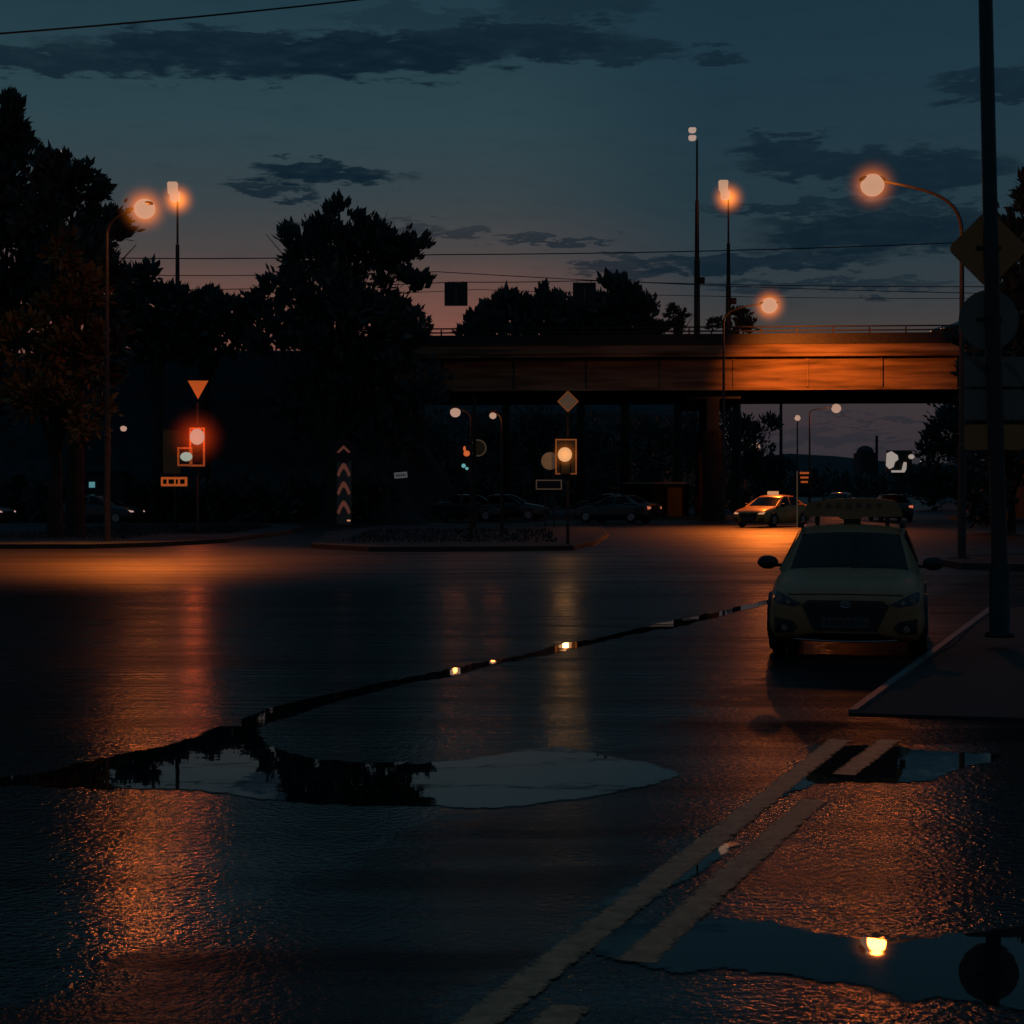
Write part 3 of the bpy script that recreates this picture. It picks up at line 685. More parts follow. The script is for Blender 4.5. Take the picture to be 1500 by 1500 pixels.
obj('backing', box(BM(), (0, .3, Z(676, d)), (2.2, .1, 1.9)), M['dark'], t)
# kiosk and shed
d = 92; t = thing('kiosk', 'small dark kiosk with a tiny cyan lit window behind the left car', 'kiosk', at(137, d + 1.5, 0))
obj('wall', box(BM(), (0, 1, 1.3), (3, 1.8, 2.6)), M['building'], t); obj('roof', box(BM(), (0, 1, 2.66), (3.3, 2.1, .12)), M['dark'], t)
obj('window', box(BM(), (-.1, .07, 1.97), (.3, .06, .3)), M['cyanw'], t)
d = 112; t = thing('shed', 'low flat roofed shed with a pale roof edge left of the bridge pier', 'shed', at(965, d, 0))
obj('wall', box(BM(), (0, 1.5, 1), (3.8, 3, 2)), M['patch'], t); obj('roof', box(BM(), (0, 1.5, 2.1), (4.2, 3.4, .12)), M['signgrey'], t)
obj('door', box(BM(), (1, -.02, .9), (.9, .05, 1.8)), M['dark'], t)
d = 330; t = thing('tower_block', 'distant dark block with a thin mast beyond the bridge opening', 'building', at(1272, d))
obj('wall', box(BM(), (0, 3, 4), (3.2, 6, 8.2)), M['building'], t); obj('roof', ball(BM(), (0, 3, 8.1), (1.6, 3, 1.4)), M['building'], t)
obj('mast', box(BM(), (1.55, 0, 5.5), (.45, .4, 11.5)), M['building'], t)
# ------------------------------------------------------------------ cars
def cr(p, n):      # Catmull-Rom through rows of numbers
    out = []
    for i in range(len(p) - 1):
        a, b, c, e = p[max(i - 1, 0)], p[i], p[i + 1], p[min(i + 2, len(p) - 1)]
        for k in range(n):
            t = k / n
            out.append([.5 * (2 * q + (r - o) * t + (2 * o - 5 * q + 4 * r - s) * t * t + (3 * q - o - 3 * r + s) * t ** 3) for o, q, r, s in zip(a, b, c, e)])
    out.append(list(p[-1])); return out
STN = [(0, .62, .60, .30), (.03, .74, .66, .25), (.13, .815, .735, .20), (.38, .85, .82, .18), (.85, .865, .90, .18), (1.15, .868, .935, .18), (2.2, .872, .965, .18), (3.3, .868, .99, .18), (3.9, .85, 1.02, .2), (4.22, .82, .99, .24), (4.34, .74, .93, .3), (4.38, .6, .85, .36)]
def car_body():
    st = cr(STN, 5); bm = BM(); rows = []
    for y, w, zt, zb in st:
        h = zt - zb
        half = [(0, zb), (w * .8, zb), (w * .95, zb + .1 * h), (w, zb + .33 * h), (w * .985, zb + .6 * h), (w * .965, zb + .82 * h), (w * .86, zb + .965 * h), (w * .6, zt + .012), (w * .3, zt + .025), (0, zt + .03)]
        half = cr(half, 4)
        ring = half + [(-a, b_) for a, b_ in half[-2:0:-1]]
        rows.append([bm.verts.new((a, y, b_)) for a, b_ in ring])
    n = len(rows[0])
    for a, b_ in zip(rows, rows[1:]):
        for i in range(n): bm.faces.new((a[i], a[(i + 1) % n], b_[(i + 1) % n], b_[i]))
    bm.faces.new(rows[0]); bm.faces.new(rows[-1][::-1])
    bmesh.ops.recalc_face_normals(bm, faces=bm.faces)
    return bm
CAB = [(.98, .90, .735), (1.83, 1.375, .60), (1.98, 1.425, .60), (2.45, 1.46, .605), (2.95, 1.44, .60), (3.15, 1.395, .595), (3.85, 1.01, .70)]
def cab_pt(row, u, off=0.):
    y, z, w = row
    return Vector((w * u, y + .10 * u * u * (1 if y < 2.4 else -1) * (1 if y < 2 or y > 3 else .2), z - .035 * u * u))
def cab_surface(bm, r0, r1, u0, u1, n, off):
    rows = []
    for k in range(n + 1):
        v = k / n; row = [a + (b_ - a) * v for a, b_ in zip(r0, r1)]
        rows.append([cab_pt(row, u0 + (u1 - u0) * j / 12) for j in range(13)])
    nrm = (rows[-1][6] - rows[0][6]).cross(rows[0][12] - rows[0][0]).normalized()
    if nrm.z < 0: nrm = -nrm
    vs = [[bm.verts.new(p + nrm * off) for p in r] for r in rows]
    for a, b_ in zip(vs, vs[1:]):
        for j in range(12): bm.faces.new((a[j], a[j + 1], b_[j + 1], b_[j]))
def decal(bvh, poly, off, face='front'):
    bm = BM(); vs = [bm.verts.new((a, 0, b_)) for a, b_ in poly]; bm.faces.new(vs)
    bmesh.ops.triangulate(bm, faces=bm.faces); bmesh.ops.subdivide_edges(bm, edges=bm.edges[:], cuts=5, use_grid_fill=True)
    bmesh.ops.triangulate(bm, faces=bm.faces)
    for v in bm.verts:
        o_, dr = (Vector((v.co.x, -3, v.co.z)), Vector((0, 1, 0))) if face == 'front' else (Vector((v.co.x, 8, v.co.z)), Vector((0, -1, 0)))
        x_ = v.co.x
        for tries in range(12):
            h = bvh.ray_cast(o_, dr)
            if h[0]: break
            x_ *= .985; o_.x = x_; o_.z -= .006
        v.co = (h[0] - dr * off) if h[0] else Vector((v.co.x, .3, v.co.z))
    return bm
def sidepoly(bm, pts, sgn, off):
    vs = [bm.verts.new((sgn * (x + off), y, z)) for y, z, x in pts]; bm.faces.new(vs)
def make_car(label, paint, loc, rz, detail=True, lights=(None, None), tails=None, sign=None, group=None, name='parked_car', cat='car', scale=1.):
    t = thing(name, label, cat, loc, rz, group); t.scale = (scale,) * 3
    bm = car_body(); bvh = BVHTree.FromBMesh(bm)
    obj('body', bm, paint, t, True)
    # cabin shell
    bm = BM()
    for a, b_ in zip(CAB, CAB[1:]): cab_surface(bm, a, b_, -1, 1, 3, 0)
    for sgn in (-1, 1):
        edge = [cab_pt(r, sgn) for r in CAB]
        low = [Vector((sgn * .78, p.y, min(p.z, .93) if i not in (0,) else p.z)) for i, p in enumerate(edge)]
        e = [bm.verts.new(p) for p in edge]; lo_ = [bm.verts.new((sgn * .80, p.y, .93 + (.05 if p.y > 3 else 0))) for p in edge]
        for i in range(len(e) - 1): bm.faces.new((e[i], e[i + 1], lo_[i + 1], lo_[i]))
    bmesh.ops.remove_doubles(bm, verts=bm.verts, dist=.0005)
    obj('cabin', bm, paint, t, True)
    def mix(a, b_, v): return [p + (q - p) * v for p, q in zip(a, b_)]
    bm = BM(); cab_surface(bm, mix(CAB[0], CAB[1], .03), mix(CAB[0], CAB[1], .94), -.94, .94, 6, .006); obj('windscreen', bm, M['glass'], t, True)
    bm = BM(); cab_surface(bm, mix(CAB[5], CAB[6], .08), mix(CAB[5], CAB[6], .85), -.88, .88, 6, .006); obj('rear_window', bm, M['glass'], t, True)
    for sgn in (-1, 1):
        for y0, y1, y2, y3 in ((1.38, 1.98, 2.38, 2.38), (2.46, 2.46, 3.05, 3.42)):
            bm = BM()
            sidepoly(bm, [(y0, .985, .776), (y1, 1.34, .626), (y2, 1.37, .62), (y3, .995, .772)], sgn, .012); obj('side_window', bm, M['glass'], t)
    for sgn in (-1, 1):
        hl = [(sgn * a, b_) for a, b_ in ((.795, .735), (.72, .725), (.60, .665), (.46, .60), (.58, .575), (.72, .60), (.80, .645))]
        if lights[0]:
            obj('headlight', decal(bvh, [(sgn * a, b_) for a, b_ in ((.78, .70), (.52, .66), (.50, .60), (.76, .60))], .012), lights[0], t)
        elif detail:
            o = obj('headlight', decal(bvh, hl, .006), M['lens'], t, True)
            for a, b_, r_ in ((.72, .655, .036), (.62, .625, .024)):
                h = bvh.ray_cast(Vector((sgn * a, -3, b_)), Vector((0, 1, 0)))
                if h[0]: obj('reflector', prism(BM(), disc_poly(r_, 14, h[0].x, h[0].z), h[0].y - .022, h[0].y - .008), M['reflector'], o)
        o = None
        bm = BM(); ball(bm, (sgn * .955, 1.42, 1.0), (.125, .07, .082)); box(bm, (sgn * .83, 1.44, .965), (.12, .04, .035)); obj('wing_mirror', bm, M['black'], t, True)
        obj('tail_light', decal(bvh, [(sgn * a, b_) for a, b_ in ((.76, .88), (.52, .86), (.52, .76), (.76, .72))], .01, 'rear'), tails or M['carred'], t)
        for yy in (.80, 3.42):
            bm = BM(); bmesh.ops.create_cone(bm, cap_ends=True, segments=28, radius1=.315, radius2=.315, depth=.2)
            bmesh.ops.transform(bm, matrix=Matrix.Translation((sgn * .775, yy, .315)) @ Matrix.Rotation(R(90), 4, 'Y'), verts=bm.verts)
            bmesh.ops.bevel(bm, geom=[e for e in bm.edges if e.calc_face_angle(0) > 1], offset=.03, segments=3, affect='EDGES')
            o = obj('wheel', bm, M['rubber'], t, True)
            bm = BM(); bmesh.ops.create_cone(bm, cap_ends=True, segments=5 if detail else 20, radius1=.2, radius2=.17, depth=.02)
            bmesh.ops.transform(bm, matrix=Matrix.Translation((sgn * .884, yy, .315)) @ Matrix.Rotation(R(90), 4, 'Y'), verts=bm.verts)
            obj('rim', bm, M['chrome'], o)
            if detail:
                arc = [(yy + .375 * math.cos(R(a)), .315 + .375 * math.sin(R(a))) for a in range(-15, 196, 12)]
                bm = BM(); prev = None
                for a, b_ in arc:
                    k = .9
                    v1 = bm.verts.new((sgn * .886, a, b_)); v2 = bm.verts.new((sgn * .886, yy + (a - yy) * k, .315 + (b_ - .315) * k)); v3 = bm.verts.new((sgn * .80, a, b_))
                    if prev: bm.faces.new((prev[0], v1, v2, prev[1])); bm.faces.new((prev[0], prev[2], v3, v1))
                    prev = (v1, v2, v3)
                obj('wheel_arch', bm, M['black'], t)
    obj('grille', decal(bvh, [(-.40, .645), (.40, .645), (.47, .59), (.34, .31), (-.34, .31), (-.47, .59)], .007), M['black'], t, True)
    if detail:
        g = BM()
        for k in range(5): 
            z = .60 - k * .035; w = .42 - (.0 if z > .55 else (.55 - z) * .4)
            y = bvh.ray_cast(Vector((0, -3, z)), Vector((0, 1, 0)))[0].y
            pts = []
            for j in range(9):
                x = -w + 2 * w * j / 8; h = bvh.ray_cast(Vector((x, -3, z)), Vector((0, 1, 0)))[0]; pts.append((x, h.y - .012, z))
            tube(g, pts, .005, 5)
        obj('grille_bars', g, M['dark'], t)
        for sgn in (-1, 1):
            o = obj('fog_light', decal(bvh, [(sgn * a, b_) for a, b_ in ((.775, .455), (.58, .42), (.515, .35), (.57, .285), (.765, .28))], .007), M['black'], t, True)
            h = bvh.ray_cast(Vector((sgn * .66, -3, .34)), Vector((0, 1, 0)))[0]
            obj('lens', prism(BM(), disc_poly(.035, 14, h.x, h.z), h.y - .02, h.y - .008), M['reflector'], o)
        obj('lower_intake', decal(bvh, [(-.36, .285), (.36, .285), (.50, .235), (.44, .212), (-.44, .212), (-.50, .235)], .007), M['black'], t, True)
        h = bvh.ray_cast(Vector((0, -3, .22)), Vector((0, 1, 0)))[0]
        pts = []
        for j in range(15):
            x = -.56 + 1.12 * j / 14; q = bvh.ray_cast(Vector((x, -3, .275)), Vector((0, 1, 0)))[0]; pts.append((x, q.y - .012, .198 + .02 * (x / .56) ** 2))
        obj('bumper_trim', tube(BM(), pts, .010, 6), M['chrome'], t, True)
        pts = []
        for j in range(17):
            x = -.62 + 1.24 * j / 16; q = bvh.ray_cast(Vector((x, -3, .70 + .01 * (1 - (x / .62) ** 2))), Vector((0, 1, 0)))[0]; pts.append((q.x, q.y - .002, q.z + .002))
        obj('bonnet_seam', tube(BM(), pts, .007, 5), M['black'], t, True)
        p = obj('number_plate', box(BM(), (0, -.022, .40), (.52, .012, .112), .004), M['plate'], t)
        bm = BM()
        for k, x in enumerate((-.20, -.135, -.085, -.035, .03, .08, .155, .2)): box(bm, (x, -.03, .40), (.032, .006, .058 if k < 6 else .04))
        obj('plate_marks', bm, M['glyph'], p)
        bm = tube(BM(), [(.055 * math.cos(a), 0, .60 + .03 * math.sin(a)) for a in [R(20 * k) for k in range(19)]], .005, 5)
        q = bvh.ray_cast(Vector((0, -3, .60)), Vector((0, 1, 0)))[0]
        for v in bm.verts: v.co.y += q.y - .02
        box(bm, (-.02, q.y - .02, .6), (.01, .008, .045)); box(bm, (.02, q.y - .02, .6), (.01, .008, .045)); box(bm, (0, q.y - .02, .6), (.04, .008, .008))
        obj('badge', bm, M['chrome'], t)
        obj('wiper', tube(BM(), [(-.5, 1.0, .965), (-.1, 1.06, .985), (.05, 1.09, 1.0)], .008, 5), M['black'], t)
        obj('wiper', tube(BM(), [(.02, 1.0, .965), (.4, 1.06, .98), (.56, 1.13, .99)], .008, 5), M['black'], t)
    if sign == 'big':
        s = obj('roof_sign', prism(BM(), [(-.56, 1.53), (-.58, 1.57), (-.53, 1.70), (-.30, 1.74), (-.05, 1.75), (.30, 1.75), (.50, 1.72), (.58, 1.61), (.60, 1.53), (.12, 1.525), (.10, 1.50), (-.14, 1.50), (-.16, 1.525)], 2.15, 2.42), M['taxi'], t)
        rn = random.Random(4)
        for k in range(7):
            x = -.40 + k * .12; obj('dark_mark', box(BM(), (x, 2.142, 1.67 - .008 * (k % 2)), (.05 + .02 * rn.random(), .008, .05 + .03 * rn.random()), .004), M['sooty'], s)
        for x, w_ in ((-.42, .05), (.42, .05), (0, .2)): obj('sign_bracket', box(BM(), (x, 2.28, 1.48), (w_, .12, .09)), M['black'], s)
        for sgn in (-1, 1):
            obj('roof_bar_mount', box(BM(), (sgn * .60, 2.0, 1.43), (.07, .12, .07), .01), M['black'], t)
    elif sign == 'small':
        obj('roof_sign', box(BM(), (0, 2.2, 1.53), (.5, .18, .16), .03), M['headlamp_o'], t)
    return t
def place(pxx, base_y, rz, frontoff=0.):
    x, d_ = G(pxx, base_y); return (x, d_, 0), rz
# near taxi: its nose is the object's origin
x, d_ = G(1238, 966)
make_car('yellow taxi parked nose-on beside the kerb with a wide sign on its roof', M['taxi'], (x, d_, 0), R(-12.8), True, sign='big', name='taxi', cat='taxi')
x, d_ = G(1096, 773)
make_car('far orange lit taxi with headlights and a roof sign facing left of the near taxi', M['taxi2'], (x, d_, 0), R(-38), True, (M['headlamp_o'], None), sign='small', name='taxi', cat='taxi', scale=1.03)
def farcar(lab, paint, pxx, d_, rz, lights=None, tails=None, z=0, group='far traffic and parked cars', scale=1.):
    return make_car(lab, paint, (X(pxx, d_), d_, z), R(rz), False, (lights, None), tails, None, group, 'far_car', 'car', scale)
farcar('dark car side-on behind the left island with headlights pointing right', M['carblack'], 203, 89, 74, M['headlamp'])
farcar('car cut off by the left edge of the picture with a bright headlight', M['cargrey'], 12, 88, 72, M['headlamp'])
farcar('dark car with red tail lights driving away beyond the near taxi', M['carblack'], 1292, 99, 180, None, M['tail'])
farcar('grey car with a small warm headlight far beyond the taxi roof', M['cargrey'], 1222, 122, -20, M['headlamp_o'])
farcar('black car with a curved pale roof line parked left of the amber signal', M['carblack'], 742, 96, 60)
farcar('unlit dark car parked directly behind the two posted empty plate', M['carblack'], 800, 98, 75)
farcar('dark car with its tail light showing right of the amber signal post', M['carblack'], 850, 92, 238, None, M['tail'])
farcar('dark car parked in front of the low shed left of the pier', M['carblack'], 955, 103, 70)
farcar('dark car driving on top of the bridge with one warm headlight', M['carblack'], 1370, 99.4, -78, M['headlamp_o'], None, 10.0)
# ------------------------------------------------------------------ trees
def leafmesh(lobes, n, size, seed, up=.5, hang=False):
    """leaf-sized faces spread through overlapping lobes: (cx,cy,cz,rx,ry,rz)"""
    rnd = random.Random(seed); verts = []; faces = []
    wts = [l[3] * l[5] for l in lobes]
    tips = []
    for l in lobes:
        for _ in range(max(6, int(26 * l[3] * l[5] / max(wts)))):
            a = Vector((rnd.gauss(0, 1), rnd.gauss(0, 1), rnd.gauss(0, 1) + .25)).normalized() * rnd.uniform(.35, 1.0)
            tips.append((Vector((l[0] + a.x * l[3], l[1] + a.y * l[4], l[2] + a.z * l[5])), a, l))
    per = n // len(tips)
    for c, a, l in tips:
        rc = .26 * min(l[3], l[5]) * rnd.uniform(.7, 1.5)
        for _ in range(per):
            q = Vector((rnd.gauss(0, .55), rnd.gauss(0, .55), rnd.gauss(0, .5))) * rc
            p = c + q
            ax = (Vector((a.x, a.y, a.z)) * .8 + q / max(rc, .01) * .35 + Vector((0, 0, up)) + Vector((rnd.gauss(0, .35), rnd.gauss(0, .35), rnd.gauss(0, .3)))).normalized()
            sd = ax.orthogonal(); sd.rotate(Matrix.Rotation(rnd.uniform(0, 6.28), 3, ax)); sd.normalize()
            L = size * rnd.uniform(.55, 1.35); W = L * rnd.uniform(.16, .30)
            i = len(verts)
            verts += [p, p + ax * L * .45 + sd * W, p + ax * L, p + ax * L * .45 - sd * W]
            faces.append((i, i + 1, i + 2, i + 3))
    return verts, faces
def rawmesh(name, verts, faces, m, parent=None):
    me = bpy.data.meshes.new(name); me.from_pydata([tuple(v) for v in verts], [], faces); me.materials.append(m)
    o = bpy.data.objects.new(name, me); COL.objects.link(o)
    if parent: o.parent = parent
    return o
def tree(pxx, d_, base, lobes, n, size, seed, label, group=None, m='leaf', up=.5, z0=0., trunk=True):
    """lobes in photo pixels (cx, cy, rx, ry) standing at distance d_, each with real depth"""
    s_ = d_ / F; rnd = random.Random(seed)
    b = Vector((X(pxx, d_), d_, z0)); t = thing('tree', label, 'tree', b, 0, group)
    L = [(X(a, d_) - b.x, rnd.uniform(-.6, .6) * rx * s_, Z(c, d_) - z0, rx * s_, rx * s_ * .9, ry * s_) for a, c, rx, ry in lobes]
    v, f = leafmesh(L, n, size, seed, up); rawmesh('crown', v, f, M[m], t)
    if trunk:
        bm = BM(); top = max(l[2] for l in L); r = max(.12, top * .022)
        hh = min(l[2] for l in L)
        tube(bm, [(0, 0, -.1), (.05, 0, hh * .5), (0, 0, hh), (0, 0, top * .8)], [r * 1.4, r, r * .85, r * .25], 9)
        for l in L:
            s0 = Vector((0, 0, hh * rnd.uniform(.5, .95))); e = Vector(l[:3]); mid = s0.lerp(e, .5) + Vector((0, 0, .1 * top * .3))
            tube(bm, [s0, mid, e], [r * .45, r * .3, r * .1], 6)
            for _ in range(3):
                q = e + Vector((rnd.gauss(0, .5) * l[3], rnd.gauss(0, .5) * l[4], rnd.uniform(0, .8) * l[5])); tube(bm, [mid.lerp(e, .6), q], [r * .15, r * .05], 5)
        obj('trunk', bm, M['bark'], t)
    return t
tree(-30, 68, 0, [(-60, 330, 120, 130), (-20, 210, 70, 60), (8, 175, 26, 34), (30, 260, 50, 60), (0, 480, 110, 120), (-80, 620, 110, 110), (40, 400, 60, 90)], 12000, .48, 11, 'tallest dark leafy tree filling the left edge of the picture', z0=.1)
tree(110, 66, 0, [(105, 275, 40, 48), (140, 330, 42, 56), (70, 330, 60, 70), (120, 420, 62, 80), (165, 385, 30, 44), (150, 500, 40, 60)], 9000, .42, 12, 'round crowned tree behind the left street lamp, its leaves tinged orange')
tree(80, 62, 0, [(92, 372, 24, 30), (118, 430, 30, 38), (80, 455, 34, 36), (98, 520, 50, 40), (142, 520, 24, 44), (58, 585, 44, 44), (120, 605, 40, 40), (30, 500, 30, 50)], 4200, .34, 13, 'lower tree coloured as if lit orange just left of the lamp pole', None, 'leaf2', .2)
tree(230, 94, 0, [(205, 420, 30, 34), (245, 445, 34, 36), (185, 470, 40, 50), (230, 500, 50, 40)], 3600, .55, 14, 'lower tree around the foot of the left mast', 'trees along the embankment')
tree(300, 95, 0, [(290, 450, 30, 24), (325, 470, 30, 26), (275, 490, 36, 30), (350, 492, 26, 20)], 3000, .55, 15, 'small tree between the left mast and the big central tree', 'trees along the embankment')
tree(485, 92, 0, [(490, 345, 50, 42), (440, 352, 40, 36), (590, 372, 38, 38), (545, 352, 40, 30), (455, 372, 52, 44), (520, 395, 60, 56), (575, 385, 36, 44), (600, 425, 26, 36), (430, 430, 46, 46), (380, 448, 34, 30), (360, 460, 18, 20), (500, 450, 84, 56), (560, 470, 68, 40), (420, 500, 70, 40), (520, 540, 80, 50), (595, 505, 44, 30), (600, 560, 48, 46), (480, 600, 90, 50), (560, 640, 60, 50)], 16000, .50, 16, 'big spreading tree in the centre left standing above the bridge end', up=.8)
tree(480, 118, 0, [(392, 470, 40, 30), (470, 300 + 170, 90, 30), (570, 480, 60, 30)], 3500, .5, 17, 'dark shrubby tree directly behind the big central tree', 'trees along the embankment')
tree(740, 124, 0, [(705, 478, 30, 22), (745, 462, 30, 30), (780, 470, 30, 32), (720, 490, 44, 20), (795, 450, 16, 22)], 4200, .66, 18, 'loose crowned tree beyond the railing, below the first lane sign', 'trees beyond the bridge railing', up=1.)
tree(850, 125, 0, [(830, 472, 34, 36), (870, 470, 40, 40), (810, 490, 30, 26)], 4000, .66, 19, 'dense tree beyond the railing, behind the second lane sign', 'trees beyond the bridge railing', up=.8)
tree(915, 124, 0, [(905, 438, 28, 32), (930, 462, 36, 36), (955, 485, 26, 18), (890, 480, 40, 30)], 4400, .66, 20, 'peaked tree beyond the railing, right of the second lane sign', 'trees beyond the bridge railing', up=.8)
tree(992, 130, 0, [(985, 457, 10, 7), (1000, 465, 10, 8), (990, 478, 14, 9)], 500, .4, 21, 'tiny flat topped treetop left of the tallest mast', 'trees beyond the bridge railing')
tree(1078, 130, 0, [(1045, 476, 16, 9), (1082, 462, 16, 12), (1090, 478, 20, 9)], 700, .4, 22, 'small treetop between the two masts and the lamp', 'trees beyond the bridge railing')
tree(1560, 50, 0, [(1535, 330, 60, 70), (1560, 250, 55, 50), (1560, 450, 90, 90), (1505, 290, 22, 50), (1510, 380, 30, 26)], 6500, .34, 23, 'tree at the right edge behind the diamond sign')
tree(1480, 72, 0, [(1450, 500, 40, 36), (1500, 520, 60, 60), (1430, 560, 26, 60), (1440, 640, 34, 80), (1500, 660, 70, 80), (1560, 560, 60, 80), (1428, 720, 34, 50)], 8000, .42, 24, 'dark tree behind the near sign pole, reaching down to the ground')
tree(1420, 140, 0, [(1400, 640, 40, 40), (1370, 670, 36, 40), (1430, 620, 60, 60), (1350, 715, 34, 34), (1395, 730, 50, 36)], 6000, .55, 25, 'dark sloping tree inside the right end of the bridge opening')
tree(1110, 150, 0, [(1090, 640, 26, 40), (1120, 625, 22, 22), (1105, 690, 30, 40), (1140, 700, 24, 40)], 2600, .5, 26, 'open branched tree beside the pier seen under the bridge')
# far woods: one mass each, nobody could count them
def wood(lobes, n, size, seed, lab, d0, d1):
    rnd = random.Random(seed); L = []
    for a, c, rx, ry in lobes:
        d_ = rnd.uniform(d0, d1); s_ = d_ / F; L.append((X(a, d_), d_, Z(c, d_), rx * s_, rx * s_ * .6, ry * s_))
    v, f = leafmesh(L, n, size, seed, .3); o = rawmesh('far_wood', v, f, M['leaf'])
    o['kind'] = 'stuff'; o['label'] = lab; o['category'] = 'wood'
wood([(560 + 42 * k, 655 + (k * 37 % 20), 44, 62) for k in range(13)] + [(560 + 42 * k, 735, 44, 34) for k in range(13)], 22000, .55, 31, 'black mass of trees filling the bridge opening left of the pier', 150, 160)
wood([(1060 + 34 * k, 722 + (k * 29 % 12) - (6 if k > 7 else 0), 30, 38) for k in range(12)], 9000, 1.1, 32, 'low dark wood along the horizon beyond the bridge', 290, 330)
wood([(-60 + 46 * k, 735, 46, 30) for k in range(14)] + [(-60 + 46 * k, 515, 40, 16) for k in range(9)], 11000, .5, 33, 'dark shrubs covering the foot and the crest of the embankment', 93, 96)
# solid rise behind the woods so that no sky shows between the trunks
bm = BM(); rows = []
rnd = random.Random(8)
for k in range(47):
    x = -160 + k * 4.1; hgt = 11.5 if x < 20 else 11.5 * max(0, 1 - (x - 20) / 5)
    rows.append([bm.verts.new((x, 172, -.1)), bm.verts.new((x, 178, hgt * .8 + rnd.gauss(0, .2))), bm.verts.new((x, 186, hgt + rnd.gauss(0, .4))), bm.verts.new((x, 220, -.1))])
for a, b in zip(rows, rows[1:]):
    for i in range(3): bm.faces.new((a[i], a[i + 1], b[i + 1], b[i]))
struct('hill', bm, M['grass'])
bm = BM(); rows = []
for k in range(120):
    x = -700 + k * 16; rows.append([bm.verts.new((x, 560, -1)), bm.verts.new((x, 640, 11 + rnd.gauss(0, 1.2))), bm.verts.new((x, 800, -1))])
for a, b in zip(rows, rows[1:]):
    for i in range(2): bm.faces.new((a[i], a[i + 1], b[i + 1], b[i]))
struct('hills', bm, M['grass'])
# ------------------------------------------------------------------ sky
W = bpy.data.worlds.new('World'); bpy.context.scene.world = W; W.use_nodes = True
n = W.node_tree.nodes; l = W.node_tree.links; n.clear()
def mth(op, *a, clamp=False):
    o = n.new('ShaderNodeMath'); o.operation = op; o.use_clamp = clamp
    for i, v in enumerate(a):
        if isinstance(v, (int, float)): o.inputs[i].default_value = v
        else: l.new(v, o.inputs[i])
    return o.outputs[0]
def mrange(v, a, b, c, d, smooth=True):
    o = n.new('ShaderNodeMapRange'); o.interpolation_type = 'SMOOTHSTEP' if smooth else 'LINEAR'
    l.new(v, o.inputs[0])
    for i, k in enumerate((a, b, c, d)): o.inputs[i + 1].default_value = k
    return o.outputs[0]
tc = n.new('ShaderNodeTexCoord'); sp = n.new('ShaderNodeSeparateXYZ'); l.new(tc.outputs['Generated'], sp.inputs[0])
hyp = mth('SQRT', mth('ADD', mth('MULTIPLY', sp.outputs[0], sp.outputs[0]), mth('MULTIPLY', sp.outputs[1], sp.outputs[1])))
az = mth('ARCTAN2', sp.outputs[0], sp.outputs[1]); el = mth('ARCTAN2', sp.outputs[2], hyp)
def srgb(*c): return tuple(((v / 255) / 12.92 if v <= 10 else ((v / 255 + .055) / 1.055) ** 2.4) for v in c)
def ramp(fac, stops):
    o = n.new('ShaderNodeValToRGB'); r = o.color_ramp
    while len(r.elements) < len(stops): r.elements.new(.5)
    for e, (p, c) in zip(r.elements, stops): e.position = p; e.color = (*srgb(*c), 1)
    l.new(fac, o.inputs['Fac']); return o.outputs['Color']
def EY(y): return (HY - y) / F
ef = mrange(el, 0, .6, 0, 1, False)
def st(y, c): return (EY(y) / .6, c)
blue = ramp(ef, [(0, (44, 46, 52)), st(620, (58, 50, 54)), st(480, (66, 62, 62)), st(420, (48, 58, 64)), st(300, (36, 56, 65)), st(120, (31, 55, 67)), st(0, (27, 51, 63)), (.7, (26, 50, 63)), (1, (34, 62, 76))])
pink = ramp(ef, [(0, (60, 50, 54)), st(600, (96, 62, 58)), st(490, (126, 80, 70)), st(430, (104, 75, 68)), st(375, (74, 68, 68)), st(300, (55, 66, 71)), st(180, (44, 67, 75)), st(60, (36, 60, 70)), st(0, (31, 56, 67)), (.7, (26, 50, 63)), (1, (34, 62, 76))])
pf = mth('MULTIPLY', mrange(az, -.02, .12, 1, .0), mrange(az, -.9, -.4, 0, 1))
mx = n.new('ShaderNodeMix'); mx.data_type = 'RGBA'; l.new(pf, mx.inputs['Factor']); l.new(blue, mx.inputs['A']); l.new(pink, mx.inputs['B'])
# clouds: drawn out banks of noise at fixed places in the sky
cv = n.new('ShaderNodeCombineXYZ'); l.new(az, cv.inputs[0]); l.new(mth('MULTIPLY', el, 4.2), cv.inputs[1])
def wn(scale, det, off=0):
    o = n.new('ShaderNodeTexNoise'); o.inputs['Scale'].default_value = scale; o.inputs['Detail'].default_value = det; o.inputs['Roughness'].default_value = .6
    a = n.new('ShaderNodeVectorMath'); a.operation = 'ADD'; a.inputs[1].default_value = (off, off * .7, 0); l.new(cv.outputs[0], a.inputs[0]); l.new(a.outputs[0], o.inputs['Vector']); return o.outputs['Fac']
n1 = wn(16, 7); n2 = wn(44, 6, 3.1); n3 = wn(7, 3, 9.)
waz = mth('ADD', az, mth('MULTIPLY', mth('SUBTRACT', n1, .5), .08)); wel = mth('ADD', el, mth('MULTIPLY', mth('SUBTRACT', n2, .5), .034))
wel = mth('ADD', wel, mth('MULTIPLY', mth('SUBTRACT', n3, .5), .012))
cm = None
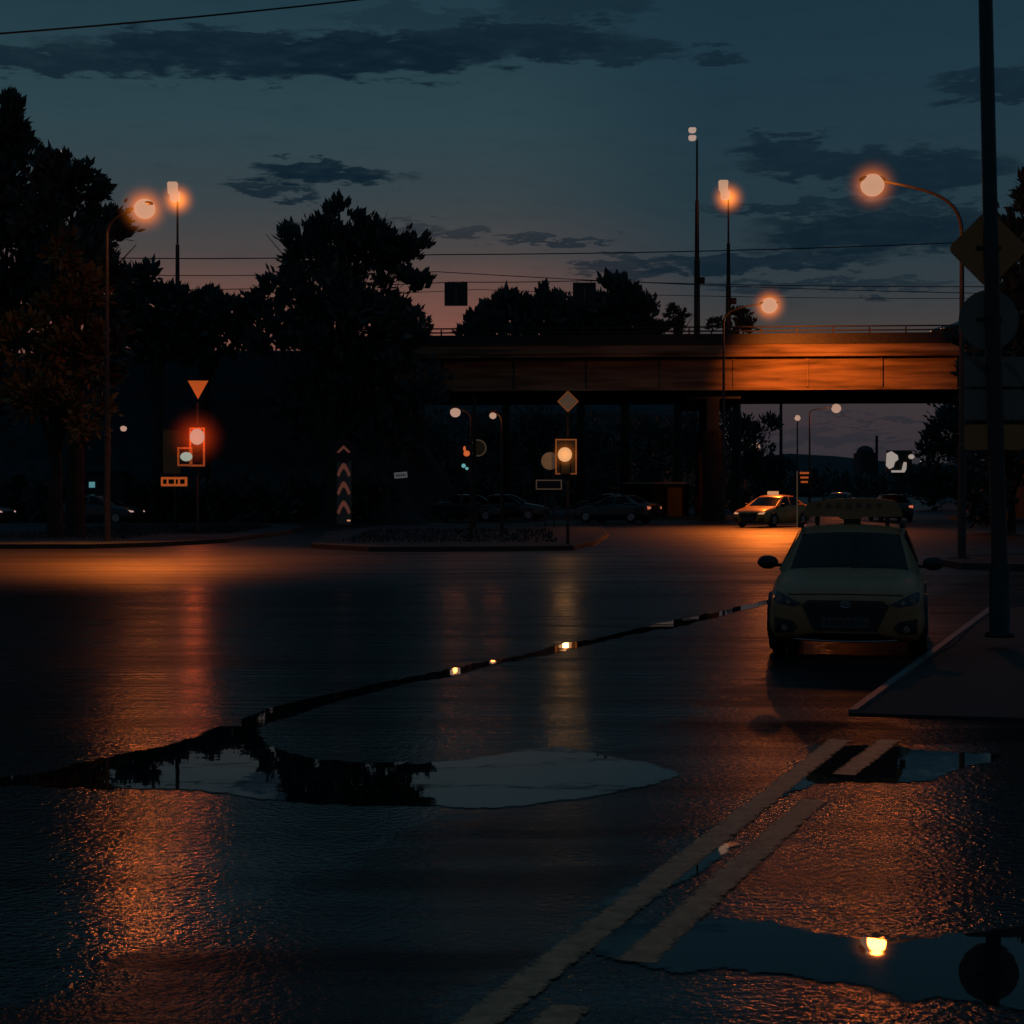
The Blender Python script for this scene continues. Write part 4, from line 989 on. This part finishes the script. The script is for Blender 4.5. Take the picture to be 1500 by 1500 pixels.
for cx, cy, rx, ry, s in [(110, 118, 190, 22, .85), (330, 98, 260, 34, .95), (560, 92, 230, 34, 1), (760, 72, 190, 34, .9), (900, 90, 90, 18, .75), (1040, 97, 52, 13, .7), (830, 22, 130, 24, .5), (600, 40, 120, 18, .35),
        (475, 260, 118, 18, 1), (405, 284, 62, 11, .85), (590, 335, 70, 13, .55), (682, 343, 46, 7, .6), (820, 353, 90, 7, .7), (900, 392, 60, 13, .75), (1090, 388, 210, 17, .9), (1140, 225, 80, 16, .8), (1200, 252, 130, 24, .8), (1340, 268, 120, 34, .85),
        (1230, 312, 230, 10, .75), (1310, 352, 240, 36, .95), (1200, 425, 220, 9, .65), (1440, 155, 110, 22, .8), (1330, 425, 110, 10, .5), (1240, 606, 60, 3, .4), (1290, 620, 120, 3, .5), (1180, 640, 160, 10, .35)]:
    a = mth('MULTIPLY', mth('SUBTRACT', waz, (cx - 750) / F), F / rx); b = mth('MULTIPLY', mth('SUBTRACT', wel, EY(cy)), F / ry)
    r2 = mth('ADD', mth('MULTIPLY', a, a), mth('MULTIPLY', b, b))
    v = mrange(r2, 1.15, .4, 0, s); cm = v if cm is None else mth('MAXIMUM', cm, v)
# general broken cloud elsewhere in the sky (outside the part the photo shows)
gen = mth('MULTIPLY', mrange(n3, .52, .68, 0, .8), mrange(mth('ADD', mth('ABSOLUTE', az), mrange(el, .28, .4, 0, 1)), .32, .45, 0, 1))
cm = mth('MAXIMUM', cm, gen)
cm = mth('MULTIPLY', cm, mrange(n2, .2, .6, .72, 1))
streak = mrange(wn(30, 5, 5.5), .48, .78, 0, .13)
cm = mth('MAXIMUM', cm, streak)
mc = n.new('ShaderNodeMix'); mc.data_type = 'RGBA'; l.new(cm, mc.inputs['Factor']); l.new(mx.outputs['Result'], mc.inputs['A']); mc.inputs['B'].default_value = (*srgb(14, 32, 44), 1)
bg = n.new('ShaderNodeBackground'); l.new(mc.outputs['Result'], bg.inputs['Color']); bg.inputs['Strength'].default_value = 1.0
sky = n.new('ShaderNodeTexSky'); sky.sky_type = 'NISHITA'; sky.sun_disc = False; sky.sun_elevation = R(-2.5); sky.sun_rotation = R(-8)
bg2 = n.new('ShaderNodeBackground'); l.new(sky.outputs[0], bg2.inputs['Color']); bg2.inputs['Strength'].default_value = .0006
ad = n.new('ShaderNodeAddShader'); l.new(bg.outputs[0], ad.inputs[0]); l.new(bg2.outputs[0], ad.inputs[1])
wo = n.new('ShaderNodeOutputWorld'); l.new(ad.outputs[0], wo.inputs['Surface'])
# ------------------------------------------------------------------ camera and render
cd = bpy.data.cameras.new('camera'); cam = bpy.data.objects.new('camera', cd); COL.objects.link(cam)
cam.location = (0, 0, H); cam.rotation_euler = (R(90), 0, 0)
cd.sensor_width = 36; cd.lens = 36 * F / 1500; cd.shift_y = (HY - 750) / 1500; cd.clip_start = .1; cd.clip_end = 5000
sc = bpy.context.scene; sc.camera = cam
sc.view_settings.view_transform = 'Standard'; sc.view_settings.look = 'None'; sc.view_settings.exposure = 0
sc.render.engine = 'CYCLES'
cy = sc.cycles; cy.use_denoising = True; cy.max_bounces = 6; cy.diffuse_bounces = 2; cy.glossy_bounces = 4; cy.volume_bounces = 0
cy.sample_clamp_indirect = 4; cy.sample_clamp_direct = 0; cy.caustics_reflective = False; cy.caustics_refractive = False
cy.volume_max_steps = 48
